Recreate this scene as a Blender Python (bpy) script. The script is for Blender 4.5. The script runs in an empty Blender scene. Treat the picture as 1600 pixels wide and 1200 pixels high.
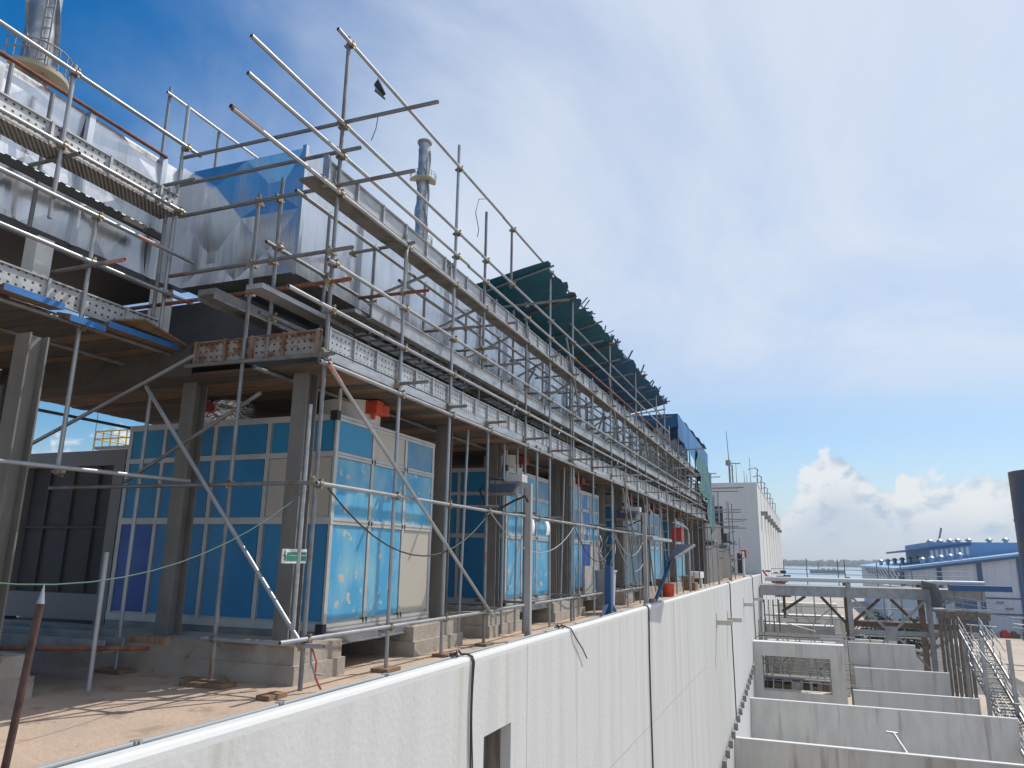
import bpy, math, random
from mathutils import Vector, Matrix
from math import sin, cos, pi, radians, sqrt, atan2
random.seed(7)
SC = bpy.context.scene
COL = SC.collection
V = Vector

# ---------------------------------------------------------------- mesh builder
class MB:
    def __init__(s):
        s.v = []; s.f = []; s.m = []; s.sm = []
    def add(s, vs, fs, mi=0, smooth=False):
        o = len(s.v); s.v += [V(p) for p in vs]
        for f in fs:
            s.f.append([i + o for i in f]); s.m.append(mi); s.sm.append(smooth)
        return s
    def box(s, a, b, mi=0):
        x0, y0, z0 = [min(a[i], b[i]) for i in range(3)]; x1, y1, z1 = [max(a[i], b[i]) for i in range(3)]
        s.add([(x0,y0,z0),(x1,y0,z0),(x1,y1,z0),(x0,y1,z0),(x0,y0,z1),(x1,y0,z1),(x1,y1,z1),(x0,y1,z1)],
              [(0,3,2,1),(4,5,6,7),(0,1,5,4),(1,2,6,5),(2,3,7,6),(3,0,4,7)], mi); return s
    def bar(s, p, q, w, h, mi=0, up=(0,0,1)):
        p = V(p); q = V(q); d = (q - p).normalized(); u = V(up)
        if abs(d.dot(u)) > .98: u = V((0,1,0))
        r = d.cross(u).normalized() * (w/2); t = r.cross(d).normalized() * (h/2)
        vs = [p-r-t, p+r-t, p+r+t, p-r+t, q-r-t, q+r-t, q+r+t, q-r+t]
        s.add(vs, [(0,1,2,3),(4,7,6,5),(0,4,5,1),(1,5,6,2),(2,6,7,3),(3,7,4,0)], mi); return s
    def tube(s, p, q, r=.0242, n=12, mi=0, hollow=True, r2=None):
        p = V(p); q = V(q); d = (q - p).normalized(); u = V((0,0,1)) if abs(d.z) < .9 else V((1,0,0))
        a = d.cross(u).normalized(); b = d.cross(a); r2 = r if r2 is None else r2
        C = [(cos(2*pi*i/n), sin(2*pi*i/n)) for i in range(n)]
        vs = [p + a*c*r + b*t*r for c, t in C] + [q + a*c*r2 + b*t*r2 for c, t in C]
        s.add(vs, [(i, n+i, n+(i+1) % n, (i+1) % n) for i in range(n)], mi, True)
        if hollow:
            for e, dd, fl, rr in ((p, d, 0, r), (q, -d, 1, r2)):
                ri = rr*.8
                vs = [e+a*c*rr+b*t*rr for c,t in C]+[e+a*c*ri+b*t*ri for c,t in C]+[e+dd*.05+a*c*ri+b*t*ri for c,t in C]
                fs = []
                for i in range(n):
                    j = (i+1) % n
                    fs += [(i,j,n+j,n+i),(n+i,n+j,2*n+j,2*n+i)]
                fs.append(tuple(range(2*n, 3*n)))
                if fl: fs = [tuple(reversed(f)) for f in fs]
                s.add(vs, fs, mi)
        else:
            s.add([p + a*c*r + b*t*r for c, t in C], [tuple(range(n))], mi)
            s.add([q + a*c*r2 + b*t*r2 for c, t in C], [tuple(reversed(range(n)))], mi)
        return s
    def path(s, pts, r, n=8, mi=0):
        pts = [V(p) for p in pts]; rings = []
        for k, p in enumerate(pts):
            d = (pts[min(k+1, len(pts)-1)] - pts[max(k-1, 0)]).normalized()
            u = V((0,0,1)) if abs(d.z) < .9 else V((1,0,0))
            a = d.cross(u).normalized(); b = d.cross(a)
            rings.append([p + a*cos(2*pi*i/n)*r + b*sin(2*pi*i/n)*r for i in range(n)])
        o = [p for R in rings for p in R]; fs = []
        for k in range(len(pts)-1):
            for i in range(n):
                j = (i+1) % n
                fs.append((k*n+i, (k+1)*n+i, (k+1)*n+j, k*n+j))
        s.add(o, fs, mi, True)
        s.add(rings[0], [tuple(range(n))], mi); s.add(rings[-1], [tuple(reversed(range(n)))], mi)
        return s
    def prism(s, poly, axis, a, b, mi=0):
        """poly: 2d points in the plane normal to axis (x: (y,z), y: (x,z), z: (x,y))"""
        def P(u, w, t):
            return (t,u,w) if axis == 'x' else ((u,t,w) if axis == 'y' else (u,w,t))
        n = len(poly)
        vs = [P(u,w,a) for u,w in poly] + [P(u,w,b) for u,w in poly]
        fs = [tuple(range(n)), tuple(reversed(range(n, 2*n)))] + [(i, n+i, n+(i+1) % n, (i+1) % n) for i in range(n)]
        s.add(vs, fs, mi); return s
    def grid(s, fn, nu, nv, mi=0, th=0.0, smooth=True):
        vs = [V(fn(i/nu, j/nv)) for j in range(nv+1) for i in range(nu+1)]
        fs = [(j*(nu+1)+i, j*(nu+1)+i+1, (j+1)*(nu+1)+i+1, (j+1)*(nu+1)+i) for j in range(nv) for i in range(nu)]
        s.add(vs, fs, mi, smooth)
        if th:
            nrm = (vs[1]-vs[0]).cross(vs[nu+1]-vs[0]).normalized()*th
            s.add([v - nrm for v in vs], [tuple(reversed(f)) for f in fs], mi, smooth)
        return s
    def build(s, name, mats, parent=None, loc=None):
        if not isinstance(mats, (list, tuple)): mats = [mats]
        if parent is not None:
            root = parent
            while root.parent: root = root.parent
            off = V(root.location)
        else:
            if loc is None:
                xs = [p.x for p in s.v]; ys = [p.y for p in s.v]; zs = [p.z for p in s.v]
                loc = ((min(xs)+max(xs))/2, (min(ys)+max(ys))/2, min(zs))
            off = V(loc)
        me = bpy.data.meshes.new(name)
        me.from_pydata([p - off for p in s.v], [], s.f)
        for m in mats: me.materials.append(m)
        me.polygons.foreach_set('material_index', s.m)
        me.polygons.foreach_set('use_smooth', s.sm)
        me.update()
        import bmesh
        bm = bmesh.new(); bm.from_mesh(me); bmesh.ops.recalc_face_normals(bm, faces=bm.faces); bm.to_mesh(me); bm.free()
        o = bpy.data.objects.new(name, me); COL.objects.link(o)
        if parent is not None: o.parent = parent
        else: o.location = off
        return o

def tag(o, label, cat, group=None):
    o['label'] = label; o['category'] = cat
    if group: o['group'] = group
    return o
def thing(name, loc, label, cat, group=None):
    o = bpy.data.objects.new(name, None); COL.objects.link(o); o.location = loc
    o.empty_display_size = .2
    return tag(o, label, cat, group)
def struct(o, kind='structure'):
    o['kind'] = kind; return o

# ---------------------------------------------------------------- node helper / materials
class NG:
    def __init__(s, nt): s.nt = nt; s.n = nt.nodes; s.l = nt.links
    def new(s, t, **k):
        n = s.n.new(t)
        for a, b in k.items(): setattr(n, a, b)
        return n
    def put(s, sock, val):
        if isinstance(val, bpy.types.NodeSocket): s.l.new(val, sock)
        else: sock.default_value = val
    def m(s, op, a, b=None, c=None, clamp=False):
        n = s.new('ShaderNodeMath', operation=op, use_clamp=clamp)
        s.put(n.inputs[0], a)
        if b is not None: s.put(n.inputs[1], b)
        if c is not None: s.put(n.inputs[2], c)
        return n.outputs[0]
    def step(s, x, a, b):
        n = s.new('ShaderNodeMapRange', interpolation_type='SMOOTHSTEP')
        s.put(n.inputs['Value'], x); s.put(n.inputs['From Min'], a); s.put(n.inputs['From Max'], b)
        return n.outputs[0]
    def noise(s, vec, scale, detail=4, rough=.55, dist=0):
        n = s.new('ShaderNodeTexNoise'); s.put(n.inputs['Vector'], vec)
        n.inputs['Scale'].default_value = scale; n.inputs['Detail'].default_value = detail
        n.inputs['Roughness'].default_value = rough; n.inputs['Distortion'].default_value = dist
        return n.outputs['Fac']
    def mapv(s, vec, scale=(1,1,1), loc=(0,0,0)):
        n = s.new('ShaderNodeMapping'); s.put(n.inputs['Vector'], vec)
        n.inputs['Scale'].default_value = scale; n.inputs['Location'].default_value = loc
        return n.outputs[0]
    def mix(s, f, a, b):
        n = s.new('ShaderNodeMix', data_type='RGBA'); s.put(n.inputs[0], f)
        for k, v in ((6, a), (7, b)):
            if isinstance(v, tuple) and len(v) == 3: v = v + (1,)
            s.put(n.inputs[k], v)
        return n.outputs[2]
    def vm(s, op, a, b):
        n = s.new('ShaderNodeVectorMath', operation=op); s.put(n.inputs[0], a); s.put(n.inputs[1], b)
        return n

def mat(name, base, rough=.6, metal=0., c2=None, nscale=3., stretch=(1,1,1), lo=.4, hi=.65, c3=None, n3=8., lo3=.6, hi3=.7, st3=(1,1,1),
        bump=0., bscale=20., bst=(1,1,1), rvar=0., dots=None, spec=None, transl=0.):
    m = bpy.data.materials.new(name); m.use_nodes = True
    g = NG(m.node_tree); b = g.n['Principled BSDF']
    geo = g.new('ShaderNodeNewGeometry').outputs['Position']
    col = base + (1,)
    if c2: col = g.mix(g.step(g.noise(g.mapv(geo, stretch), nscale, 6, .6), lo, hi), base, c2)
    if c3: col = g.mix(g.step(g.noise(g.mapv(geo, st3, (3.1, 7.7, 1.3)), n3, 5, .6), lo3, hi3), col, c3)
    if dots:
        p, rr, dark = dots
        sep = g.new('ShaderNodeSeparateXYZ'); g.put(sep.inputs[0], geo)
        y = g.m('SUBTRACT', g.m('FRACT', g.m('DIVIDE', g.m('ADD', sep.outputs[1], g.m('MULTIPLY', sep.outputs[0], 1.0)), p)), .5)
        z = g.m('SUBTRACT', g.m('FRACT', g.m('DIVIDE', sep.outputs[2], p*.95)), .5)
        d = g.m('SQRT', g.m('ADD', g.m('MULTIPLY', y, y), g.m('MULTIPLY', z, z)))
        col = g.mix(g.step(d, rr+.05, rr), col, dark)
    if isinstance(col, tuple): b.inputs['Base Color'].default_value = col
    else: g.put(b.inputs['Base Color'], col)
    b.inputs['Metallic'].default_value = metal
    if rvar:
        g.put(b.inputs['Roughness'], g.m('MULTIPLY_ADD', g.noise(geo, 5.), rvar, rough - rvar/2))
    else: b.inputs['Roughness'].default_value = rough
    if spec is not None: b.inputs['Specular IOR Level'].default_value = spec
    if bump:
        bn = g.new('ShaderNodeBump'); bn.inputs['Strength'].default_value = bump; bn.inputs['Distance'].default_value = .03
        g.put(bn.inputs['Height'], g.noise(g.mapv(geo, bst), bscale, 4, .5)); g.put(b.inputs['Normal'], bn.outputs[0])
    if transl:
        t = g.new('ShaderNodeBsdfTranslucent'); mx = g.new('ShaderNodeMixShader'); mx.inputs[0].default_value = transl
        g.put(t.inputs[0], col if not isinstance(col, tuple) else col)
        g.l.new(b.outputs[0], mx.inputs[1]); g.l.new(t.outputs[0], mx.inputs[2])
        g.l.new(mx.outputs[0], g.n['Material Output'].inputs[0])
    return m

GALV = mat('galvanised_tube', (.375,.39,.41), .40, .5, (.28,.29,.30), 3., (1,1,1), .35, .75, (.27,.19,.13), 2.2, .68, .76, rvar=.15)
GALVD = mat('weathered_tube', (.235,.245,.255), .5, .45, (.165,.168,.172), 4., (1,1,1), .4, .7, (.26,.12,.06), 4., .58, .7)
RUST = mat('rusty_tube', (.25,.09,.045), .8, .05, (.14,.05,.03), 9., (1,1,1), .4, .65)
PINK = mat('red_marked_tube', (.45,.2,.17), .6, .1, (.4,.3,.27), 8.)
COUP = mat('zinc_coupler', (.38,.33,.24), .5, .5, (.18,.13,.09), 14.)
GSTEEL = mat('galvanised_sheet', (.46,.47,.48), .42, .5, (.33,.34,.35), 4., (1,1,3), .35, .7, rvar=.2)
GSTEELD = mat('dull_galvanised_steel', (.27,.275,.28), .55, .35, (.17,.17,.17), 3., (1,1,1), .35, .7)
TOE = mat('perforated_toe_board', (.50,.51,.52), .45, .4, (.36,.36,.36), 5., dots=(.085, .16, (.06,.06,.06)))
TOER = mat('rusty_perforated_toe_board', (.33,.31,.29), .6, .25, (.19,.085,.045), 3.5, (1,1,2), .45, .6, dots=(.085, .16, (.05,.045,.04)))
PERF = mat('perforated_deck_plate', (.21,.20,.19), .6, .3, (.14,.12,.10), 4., dots=(.06, .14, (.5,.5,.5)))
PLYA = mat('plywood_weathered', (.105,.078,.058), .85, 0, (.07,.05,.038), 2., (1,6,1))
PLYB = mat('plywood_grey', (.085,.075,.064), .85, 0, (.055,.048,.04), 2., (1,6,1))
PLYC = mat('plywood_tan', (.20,.125,.075), .85, 0, (.13,.085,.05), 2., (1,6,1))
BLUEP = mat('blue_painted_board', (.02,.17,.48), .55, 0, (.03,.13,.36), 4.)
ALU_SHELL = mat('aluminium_cladding', (.68,.69,.71), .24, .95, (.60,.61,.63), 2.5, (3,3,.25), .35, .7, (.55,.52,.48), .7, .62, .80, bump=.75, bscale=2.6, bst=(1,1,.16), rvar=.16)
ALU_SEAM = mat('aluminium_seam', (.55,.57,.60), .35, .9)
FRAME = mat('aluminium_frame', (.52,.51,.49), .5, .3, (.45,.44,.42), 3.)
FILM = [mat('blue_film_shaded_side', (.020,.18,.38), .4, 0, (.025,.21,.42), 1.5, (1,1,1), .35, .7, (.35,.36,.34), 7., .70, .73),  # darker copy for the unit sides, shade put into the base colour
        mat('blue_film_sunlit_worn', (.06,.32,.56), .45, 0, (.19,.43,.56), 2.2, (1,1,.6), .40, .66, (.46,.44,.38), 5.0, .605, .63),  # paler copy for the unit fronts, sunlight painted in; bare patches are wear
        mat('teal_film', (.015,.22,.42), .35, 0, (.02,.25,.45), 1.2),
        mat('greyed_blue_film', (.09,.24,.40), .5, 0, (.16,.29,.40), 2.5, (1,1,1), .4, .7, (.42,.40,.36), 9., .68, .72),
        mat('bare_panel', (.47,.43,.37), .5, 0, (.43,.395,.345), 1.5, (1,1,.3)),
        mat('indigo_film', (.02,.07,.30), .4, 0, (.03,.11,.36), 1.5),
        mat('peeling_film', (.04,.20,.46), .5, 0, (.44,.41,.36), 2.4, (1,1,.5), .50, .53, (.2,.25,.5), 3., .6, .7)]
BLACKP = mat('black_plastic', (.02,.02,.022), .5)
REDS = mat('shaded_red_actuator', (.30,.05,.035), .6, 0, (.2,.04,.03), 6.)  # darker red for the farther units, their shade painted into the colour
REDP = mat('red_actuator', (.62,.075,.03), .45, 0, (.45,.05,.02), 6.)
REDB = mat('red_box_paint', (.36,.03,.03), .6)
WHITEP = mat('white_paint', (.78,.78,.76), .5, 0, (.68,.68,.66), 3.)
FOIL = mat('foil_wrap', (.78,.78,.8), .25, .95, bump=.9, bscale=14.)
COLST = mat('primed_steel_column', (.185,.178,.165), .7, .05, (.14,.135,.125), 2.5, (1,1,.4), .4, .65)
CONC = mat('painted_wall_concrete', (.60,.605,.60), .8, 0, (.53,.53,.52), 2.2, (1,1,.05), .35, .75, (.45,.42,.36), 1.7, .55, .74, st3=(1,1,.025), bump=.2, bscale=14.)
CAPW = mat('wall_top_paint', (.63,.635,.63), .7, 0, (.66,.65,.62), 3., (1,1,1), .5, .75, bump=.1, bscale=20.)
CONC2 = mat('cast_concrete', (.62,.605,.575), .85, 0, (.53,.515,.49), 1.2, (1,1,.35), .35, .7, (.40,.37,.33), 1.8, .54, .72, st3=(1,1,.08), bump=.3, bscale=8.)
PLINTH = mat('plinth_concrete', (.42,.375,.32), .9, 0, (.33,.28,.23), 2.5, (1,1,1), .35, .7, (.24,.18,.13), 5., .6, .7, bump=.3, bscale=18.)
FLOOR = mat('roof_screed', (.50,.365,.27), .9, 0, (.42,.325,.255), .9, (1,1,1), .35, .65, (.34,.245,.175), 3.2, .54, .68, bump=.4, bscale=24.)
WOOD = mat('rough_timber', (.27,.17,.10), .85, 0, (.18,.11,.07), 5., (6,1,1))
CABLE = mat('black_cable', (.03,.03,.033), .6)
GCABLE = mat('grey_cable', (.28,.30,.31), .6)
GREENC = mat('green_cable', (.08,.15,.12), .7)
TEAL = mat('teal_tarpaulin', (.02,.13,.20), .65, 0, (.013,.095,.16), .8, (1,1,1), .35, .7, (.03,.16,.2), 30., .5, .6, bump=.35, bscale=3., transl=.34)
BLUET = mat('blue_tarpaulin', (.016,.115,.22), .55, 0, (.018,.12,.27), .9, (1,1,1), .35, .7, bump=.4, bscale=3., transl=.3)
BLUEB = mat('bright_blue_tarpaulin', (.03,.18,.40), .55, 0, (.02,.11,.30), 1.5, (1,1,.3), .4, .6, bump=.4, bscale=3.)
GRNT = mat('green_tarpaulin', (.09,.21,.19), .6, 0, (.03,.12,.16), 2., (1,3,.2), .4, .6, bump=.4, bscale=4.)
WSTEEL = mat('frame_steel_paint', (.40,.40,.41), .6, .1, (.31,.31,.31), 2., (1,1,.5))
BROWNST = mat('brown_steel', (.20,.16,.13), .75, .1, (.14,.10,.08), 3.)
BLUEPAINT = mat('blue_paint', (.02,.085,.22), .5)
SIGNG = mat('sign_green', (.03,.22,.15), .5)
STACK = mat('stack_cladding', (.40,.42,.45), .38, .7, (.26,.27,.29), 1.2, (1,1,1), .4, .6, bump=.5, bscale=1.5)
YEL = mat('yellow_paint', (.55,.37,.03), .5)
DARKST = mat('chimney_steel', (.085,.105,.155), .6, .1, (.18,.135,.115), .5, (1,1,.6), .42, .6, (.2,.17,.15), 3., .6, .75, st3=(1,1,.15))
GLASSD = mat('lamp_glass', (.10,.14,.2), .12, .2)
SOLAR = mat('solar_panel_back', (.02,.04,.09), .35, .1)
GREYB = mat('grey_plastic', (.5,.5,.5), .6)
PAPER = mat('paper_sheet', (.8,.8,.78), .8)

# ---------------------------------------------------------------- camera
M = [(0.93195,0.36254,0.01558),(0.09634,-0.20563,-0.97388),(-0.35332,0.90711,-0.22700)]
f, p_, yw, r_ = 1157., .2290, .3711, .0160
F = V((-sin(yw)*cos(p_), cos(yw)*cos(p_), sin(p_)))
rt = V((cos(yw), sin(yw), 0)); up = rt.cross(F)
R = cos(r_)*rt + sin(r_)*up; U = -sin(r_)*rt + cos(r_)*up
cam = bpy.data.cameras.new('camera'); cam.sensor_width = 36; cam.lens = f/1600*36; cam.clip_end = 20000; cam.clip_start = .05
co = bpy.data.objects.new('camera', cam); COL.objects.link(co)
mw = Matrix.Identity(4)
for i in range(3):
    mw[i][0] = R[i]; mw[i][1] = U[i]; mw[i][2] = -F[i]
co.matrix_world = mw
SC.camera = co

# ---------------------------------------------------------------- sun and sky
SUN = V((1, 1.65, 2.5)).normalized()
sl = bpy.data.lights.new('sun', 'SUN'); sl.energy = 4.6; sl.angle = radians(.5); sl.color = (1, .955, .88)
so = bpy.data.objects.new('sun', sl); COL.objects.link(so)
so.rotation_euler = SUN.to_track_quat('Z', 'Y').to_euler()
W = bpy.data.worlds.new('World'); SC.world = W; W.use_nodes = True
g = NG(W.node_tree); bg = g.n['Background']; BGS = .12
sky = g.new('ShaderNodeTexSky', sky_type='NISHITA'); sky.sun_disc = False
sky.sun_elevation = math.asin(SUN.z); sky.sun_rotation = atan2(SUN.x, SUN.y)
sky.altitude = 20; sky.air_density = 1.0; sky.dust_density = .6; sky.ozone_density = 2.5
tc = g.new('ShaderNodeTexCoord').outputs['Generated']
sep = g.new('ShaderNodeSeparateXYZ'); g.put(sep.inputs[0], tc)
dx, dy, dz = sep.outputs
az = g.m('MULTIPLY', g.m('ARCTAN2', dx, dy), 57.2958)
el = g.m('MULTIPLY', g.m('ARCSINE', dz), 57.2958)
# high thin cloud: plane projection, streaky
den = g.m('ADD', g.m('MAXIMUM', dz, 0.), .18)
cmb = g.new('ShaderNodeCombineXYZ')
g.put(cmb.inputs[0], g.m('DIVIDE', dx, den)); g.put(cmb.inputs[1], g.m('DIVIDE', dy, den)); cmb.inputs[2].default_value = .3
pl = cmb.outputs[0]
rot = g.new('ShaderNodeMapping'); g.put(rot.inputs[0], pl); rot.inputs['Rotation'].default_value = (0,0,radians(35)); rot.inputs['Scale'].default_value = (1.,.7,1.)
n1 = g.noise(rot.outputs[0], 1.5, 9, .58, .6)
n2 = g.noise(pl, .55, 4, .5, .3)
VEIL = g.m('ADD', g.m('MULTIPLY', n1, .9), g.m('MULTIPLY', n2, .55))
W.node_tree.nodes.update()
slope = g.m('ADD', g.m('MULTIPLY', dx, .80), g.m('MULTIPLY', dy, .35))
nn = g.m('SUBTRACT', VEIL, .72)
veil = g.step(g.m('ADD', g.m('MULTIPLY', nn, .75), slope), -.44, .10)
veil = g.m('MULTIPLY', veil, g.m('MULTIPLY_ADD', g.step(n1, .25, .72), .36, .66))
lowfade = g.step(el, 7.5, 15.)
veil = g.m('MULTIPLY', veil, g.m('MULTIPLY_ADD', lowfade, .62, .38))
K = 1/BGS
hs = g.new('ShaderNodeHueSaturation'); hs.inputs['Saturation'].default_value = 1.5; hs.inputs['Value'].default_value = 1.18
g.put(hs.inputs['Color'], sky.outputs[0])
scol = g.mix(g.m('MULTIPLY', veil, .9), hs.outputs[0], (.84*K, .92*K, 1.03*K))
# pale band low over the sea
hz = g.step(el, 9., -1.)
scol = g.mix(g.m('MULTIPLY', hz, .62), scol, (.50*K, .63*K, .80*K))
# cumulus bank low down
dv = g.mapv(tc, (1,1,1.25), (.7,.2,.1))
c1 = g.noise(dv, 19., 9, .55, .3)
c2 = g.noise(g.mapv(dv, (1,1,1), (-.009,-.006,-.022)), 19., 9, .55, .3)
def bump_(c, w, h):
    t = g.m('DIVIDE', g.m('SUBTRACT', az, c), w)
    return g.m('MULTIPLY', g.m('EXPONENT', g.m('MULTIPLY', g.m('MULTIPLY', t, t), -1.)), h)
H = g.m('ADD', g.m('ADD', bump_(2.4, 3.2, 3.5), bump_(-4.6, 2.4, 2.2)), g.m('ADD', bump_(9., 3.5, 1.6), bump_(15., 2.6, 3.4)))
H = g.m('ADD', H, g.m('ADD', bump_(-47., 14., 4.5), 3.4))
dens = g.m('ADD', g.m('SUBTRACT', H, el), g.m('MULTIPLY', g.m('SUBTRACT', c1, .48), 9.))
cm = g.step(dens, .0, .9)
cm = g.m('MULTIPLY', cm, g.step(el, .3, 2.6))
lit = g.step(g.m('SUBTRACT', c1, c2), -.16, .06)
low = g.step(g.m('SUBTRACT', H, el), 4.2, .8)
lit = g.m('MULTIPLY', lit, g.m('MULTIPLY_ADD', low, .7, .3))
ccol = g.mix(lit, (.50*K,.62*K,.78*K), (.98*K,.99*K,1.0*K))
scol = g.mix(g.m('MULTIPLY', cm, .9), scol, ccol)
g.put(bg.inputs['Color'], scol); bg.inputs['Strength'].default_value = BGS
SC.view_settings.view_transform = 'Standard'; SC.view_settings.look = 'None'
SC.view_settings.exposure = -0.18; SC.view_settings.gamma = 1
SC.cycles.max_bounces = 8

# ---------------------------------------------------------------- setting: land, sea, far shore
GZ = -14.
SAND = mat('sandy_yard', (.50,.42,.33), .95, 0, (.40,.33,.26), .25, (1,1,1), .35, .7, (.3,.25,.2), 1.5, .6, .75)
struct(MB().box((-400,-150,GZ-1), (400,330,GZ)).build('ground', SAND))
sea_m = mat('sea_water', (.23,.34,.42), .25, 0, (.28,.38,.45), .02, (1,.2,1), bump=.15, bscale=.3)
struct(MB().box((-4500,-300,GZ-3), (4500,5500,GZ-1.2)).build('sea', sea_m))
HILL = mat('shore_hill', (.05,.09,.05), .95, 0, (.035,.06,.04), .02)
def shore_ht(t): return 13 + 7*sin(t*9.1) + 5*sin(t*23+1) + 3*sin(t*51+2)
mb = MB()
N = 220
vs = []; fs = []
for i in range(N+1):
    t = i/N; x = -1800 + 4200*t
    for q in ((2500, GZ-1.3), (2520, GZ+2), (2600, GZ+shore_ht(t)*.6), (3000, GZ+shore_ht(t)*.7)): vs.append((x, q[0]+60*sin(t*14), q[1]))
for i in range(N):
    for k in range(3): fs.append((i*4+k, (i+1)*4+k, (i+1)*4+k+1, i*4+k+1))
mb.add(vs, fs, 0, True); struct(mb.build('hills', HILL))
LEAF = mat('far_foliage', (.045,.075,.045), .9, 0, (.025,.045,.03), .05)
mb = MB()
for k in range(2600):
    t = random.random()
    x = -700 + 2700*t; tt = (x+1800)/4200; y = 2510 + 60*sin(tt*14) + random.random()*90
    h = random.uniform(9, 20) + .8*shore_ht(tt)*.8; w = random.uniform(5, 11); z0 = GZ
    c = V((x, y, z0+h)); vs = []
    for i in range(6):
        a = 2*pi*i/6; vs.append((x+w*cos(a)*random.uniform(.7,1.1), y+w*sin(a), z0+h*random.uniform(.45,.8)))
    vs.append((x+random.uniform(-2,2), y, z0+h)); vs.append((x, y, z0))
    mb.add(vs, [(i,(i+1)%6,6) for i in range(6)] + [((i+1)%6,i,7) for i in range(6)])
struct(mb.build('forest', LEAF), 'stuff')

# ---------------------------------------------------------------- concrete block: roof slab and long wall
struct(MB().box((-40,-6,-1.9), (-4.37,81.95,-1.4)).build('roof_floor', FLOOR))
wall = thing('parapet_wall', (-4.3, 38, GZ), 'long pale painted concrete wall with a rounded white top running into the distance', 'wall')
HX = (-4.211, 9.98, 11.0, -3.6, -2.38)
mb = MB()
prof = [(-4.37,-1.32),(-4.35,-1.3),(-4.26,-1.3),(-4.225,-1.315),(-4.21,-1.345)]
def wallseg(y0, y1, z0, z1):
    mb.box((-4.37,y0,z0), (-4.21,y1,z1))
mb2 = MB().prism([(-4.37,-1.40)]+prof+[(-4.21,-1.40)], 'y', -6, 81.95)
wallseg(-6, 9.98, GZ, -1.40); wallseg(9.98, 11.0, -2.38, -1.40); wallseg(9.98, 11.0, GZ, -3.9); wallseg(11.0, 81.95, GZ, -1.40)
face = mb.build('wall_face', CONC, wall)
mb2.build('wall_top', CAPW, wall)
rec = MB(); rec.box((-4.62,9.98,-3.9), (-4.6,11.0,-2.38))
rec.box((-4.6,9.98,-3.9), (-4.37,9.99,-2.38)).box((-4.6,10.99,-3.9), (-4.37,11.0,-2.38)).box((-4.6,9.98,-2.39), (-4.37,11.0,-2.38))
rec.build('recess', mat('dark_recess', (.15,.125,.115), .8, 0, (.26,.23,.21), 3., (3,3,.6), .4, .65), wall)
mb = MB()
for y in (11.69, 20.75, 29.5, 34.2, 46.2, 57.8, 66.7):
    mb.box((-4.213,y-.012,-9.5), (-4.2085,y+.012,-1.36))
mb.box((-4.213,17,-4.40), (-4.208,34,-4.37))
mb.build('joint', mat('joint_sealant', (.45,.445,.43), .9), wall)
for y, z in ((38.7,-2.95), (44.2,-3.2), (56.1,-3.0), (66.5,-3.1)):
    b = MB().box((-4.21,y-.1,z-.25), (-4.18,y+.1,z+.45)).bar((-4.2,y,z), (-3.45,y,z), .16, .22)
    b.build('bracket', mat('wall_bracket', (.5,.49,.45), .7) if y == 38.7 else bpy.data.materials['wall_bracket'], wall)

def cable(name, pts, r, m, label, cat='cable', group=None, n=8):
    return tag(MB().path(pts, r, n).build(name, m), label, cat, group)
def sag(a, b, d, n=14):
    a = V(a); b = V(b)
    return [a.lerp(b, i/n) - V((0,0,d*4*(i/n)*(1-i/n))) for i in range(n+1)]
def drop(y, z1, wob=.03, x=-4.185, z0=-1.27):
    pts = [(-4.33,y-.02,z0-.0),(-4.27,y,z0),(-4.21,y+.01,z0-.03)]
    k = 14
    for i in range(k+1):
        t = i/k; pts.append((x, y+.02+wob*sin(t*7+y), z0-.1-t*(abs(z1)-1.37)))
    return pts
cable('cable', drop(9.48,-4.), .013, CABLE, 'thick black cable hanging down the white wall left of the recess', group='cables hanging over the wall')
cable('cable', drop(9.53,-4., .05), .009, CABLE, 'thin black cable twisted beside the thick cable left of the recess', group='cables hanging over the wall')
cable('cable', [(-4.3,14.0,-1.27),(-4.2,14.05,-1.3),(-4.17,14.3,-1.5),(-4.16,14.7,-1.72),(-4.15,14.98,-1.93)], .012, CABLE, 'short black cable end curling over the wall top', group='cables hanging over the wall')
cable('cable', drop(21.6,-7.5,.05), .02, CABLE, 'black cable hanging on the wall beside the square shadow', group='cables hanging over the wall')
cable('cable', drop(46.2,-9.,.1), .03, CABLE, 'dark cable hanging straight down far along the white wall', group='cables hanging over the wall')
cable('cable', drop(66.5,-9.,.1), .035, CABLE, 'dark cable hanging at the far end of the wall near the tower', group='cables hanging over the wall')
cable('cable', drop(80.5,-4.,.2), .05, CABLE, 'black cable loop at the wall corner under the white tower', group='cables hanging over the wall')
# conduit along inside of the wall
cond = thing('conduit', (-4.42, 20, -1.4), 'grey conduit with small clips running along the inside of the wall top', 'conduit')
MB().path([(-4.40, y, -1.302 + .006*sin(y*2.1)) for y in [i*.8 for i in range(-4, 60)]], .022).build('pipe', GCABLE, cond)
for y in (3.2,4.25,5.8,7.6,9.3,11.2,13.1,15.,17.,19.):
    MB().box((-4.43,y-.03,-1.30),(-4.37,y+.03,-1.276)).tube((-4.36,y,-1.31),(-4.36,y,-1.275),.008,6,0,False).build('clip', GSTEEL, cond)
for y, lab in ((9.35,'black tangle of clips and tape on the wall top where two cables drop over'), (13.9,'black tangle of clips and tape on the wall top at the short cable end')):
    mb = MB()
    for k in range(9):
        a = V((-4.36+random.uniform(-.06,.06), y+random.uniform(-.12,.12), -1.30+random.uniform(0,.05)))
        mb.bar(a, a+V((random.uniform(-.08,.08),random.uniform(-.08,.08),random.uniform(0,.06))), .02, .02)
    tag(mb.build('cable_tangle', CABLE), lab, 'cable tangle')

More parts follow.
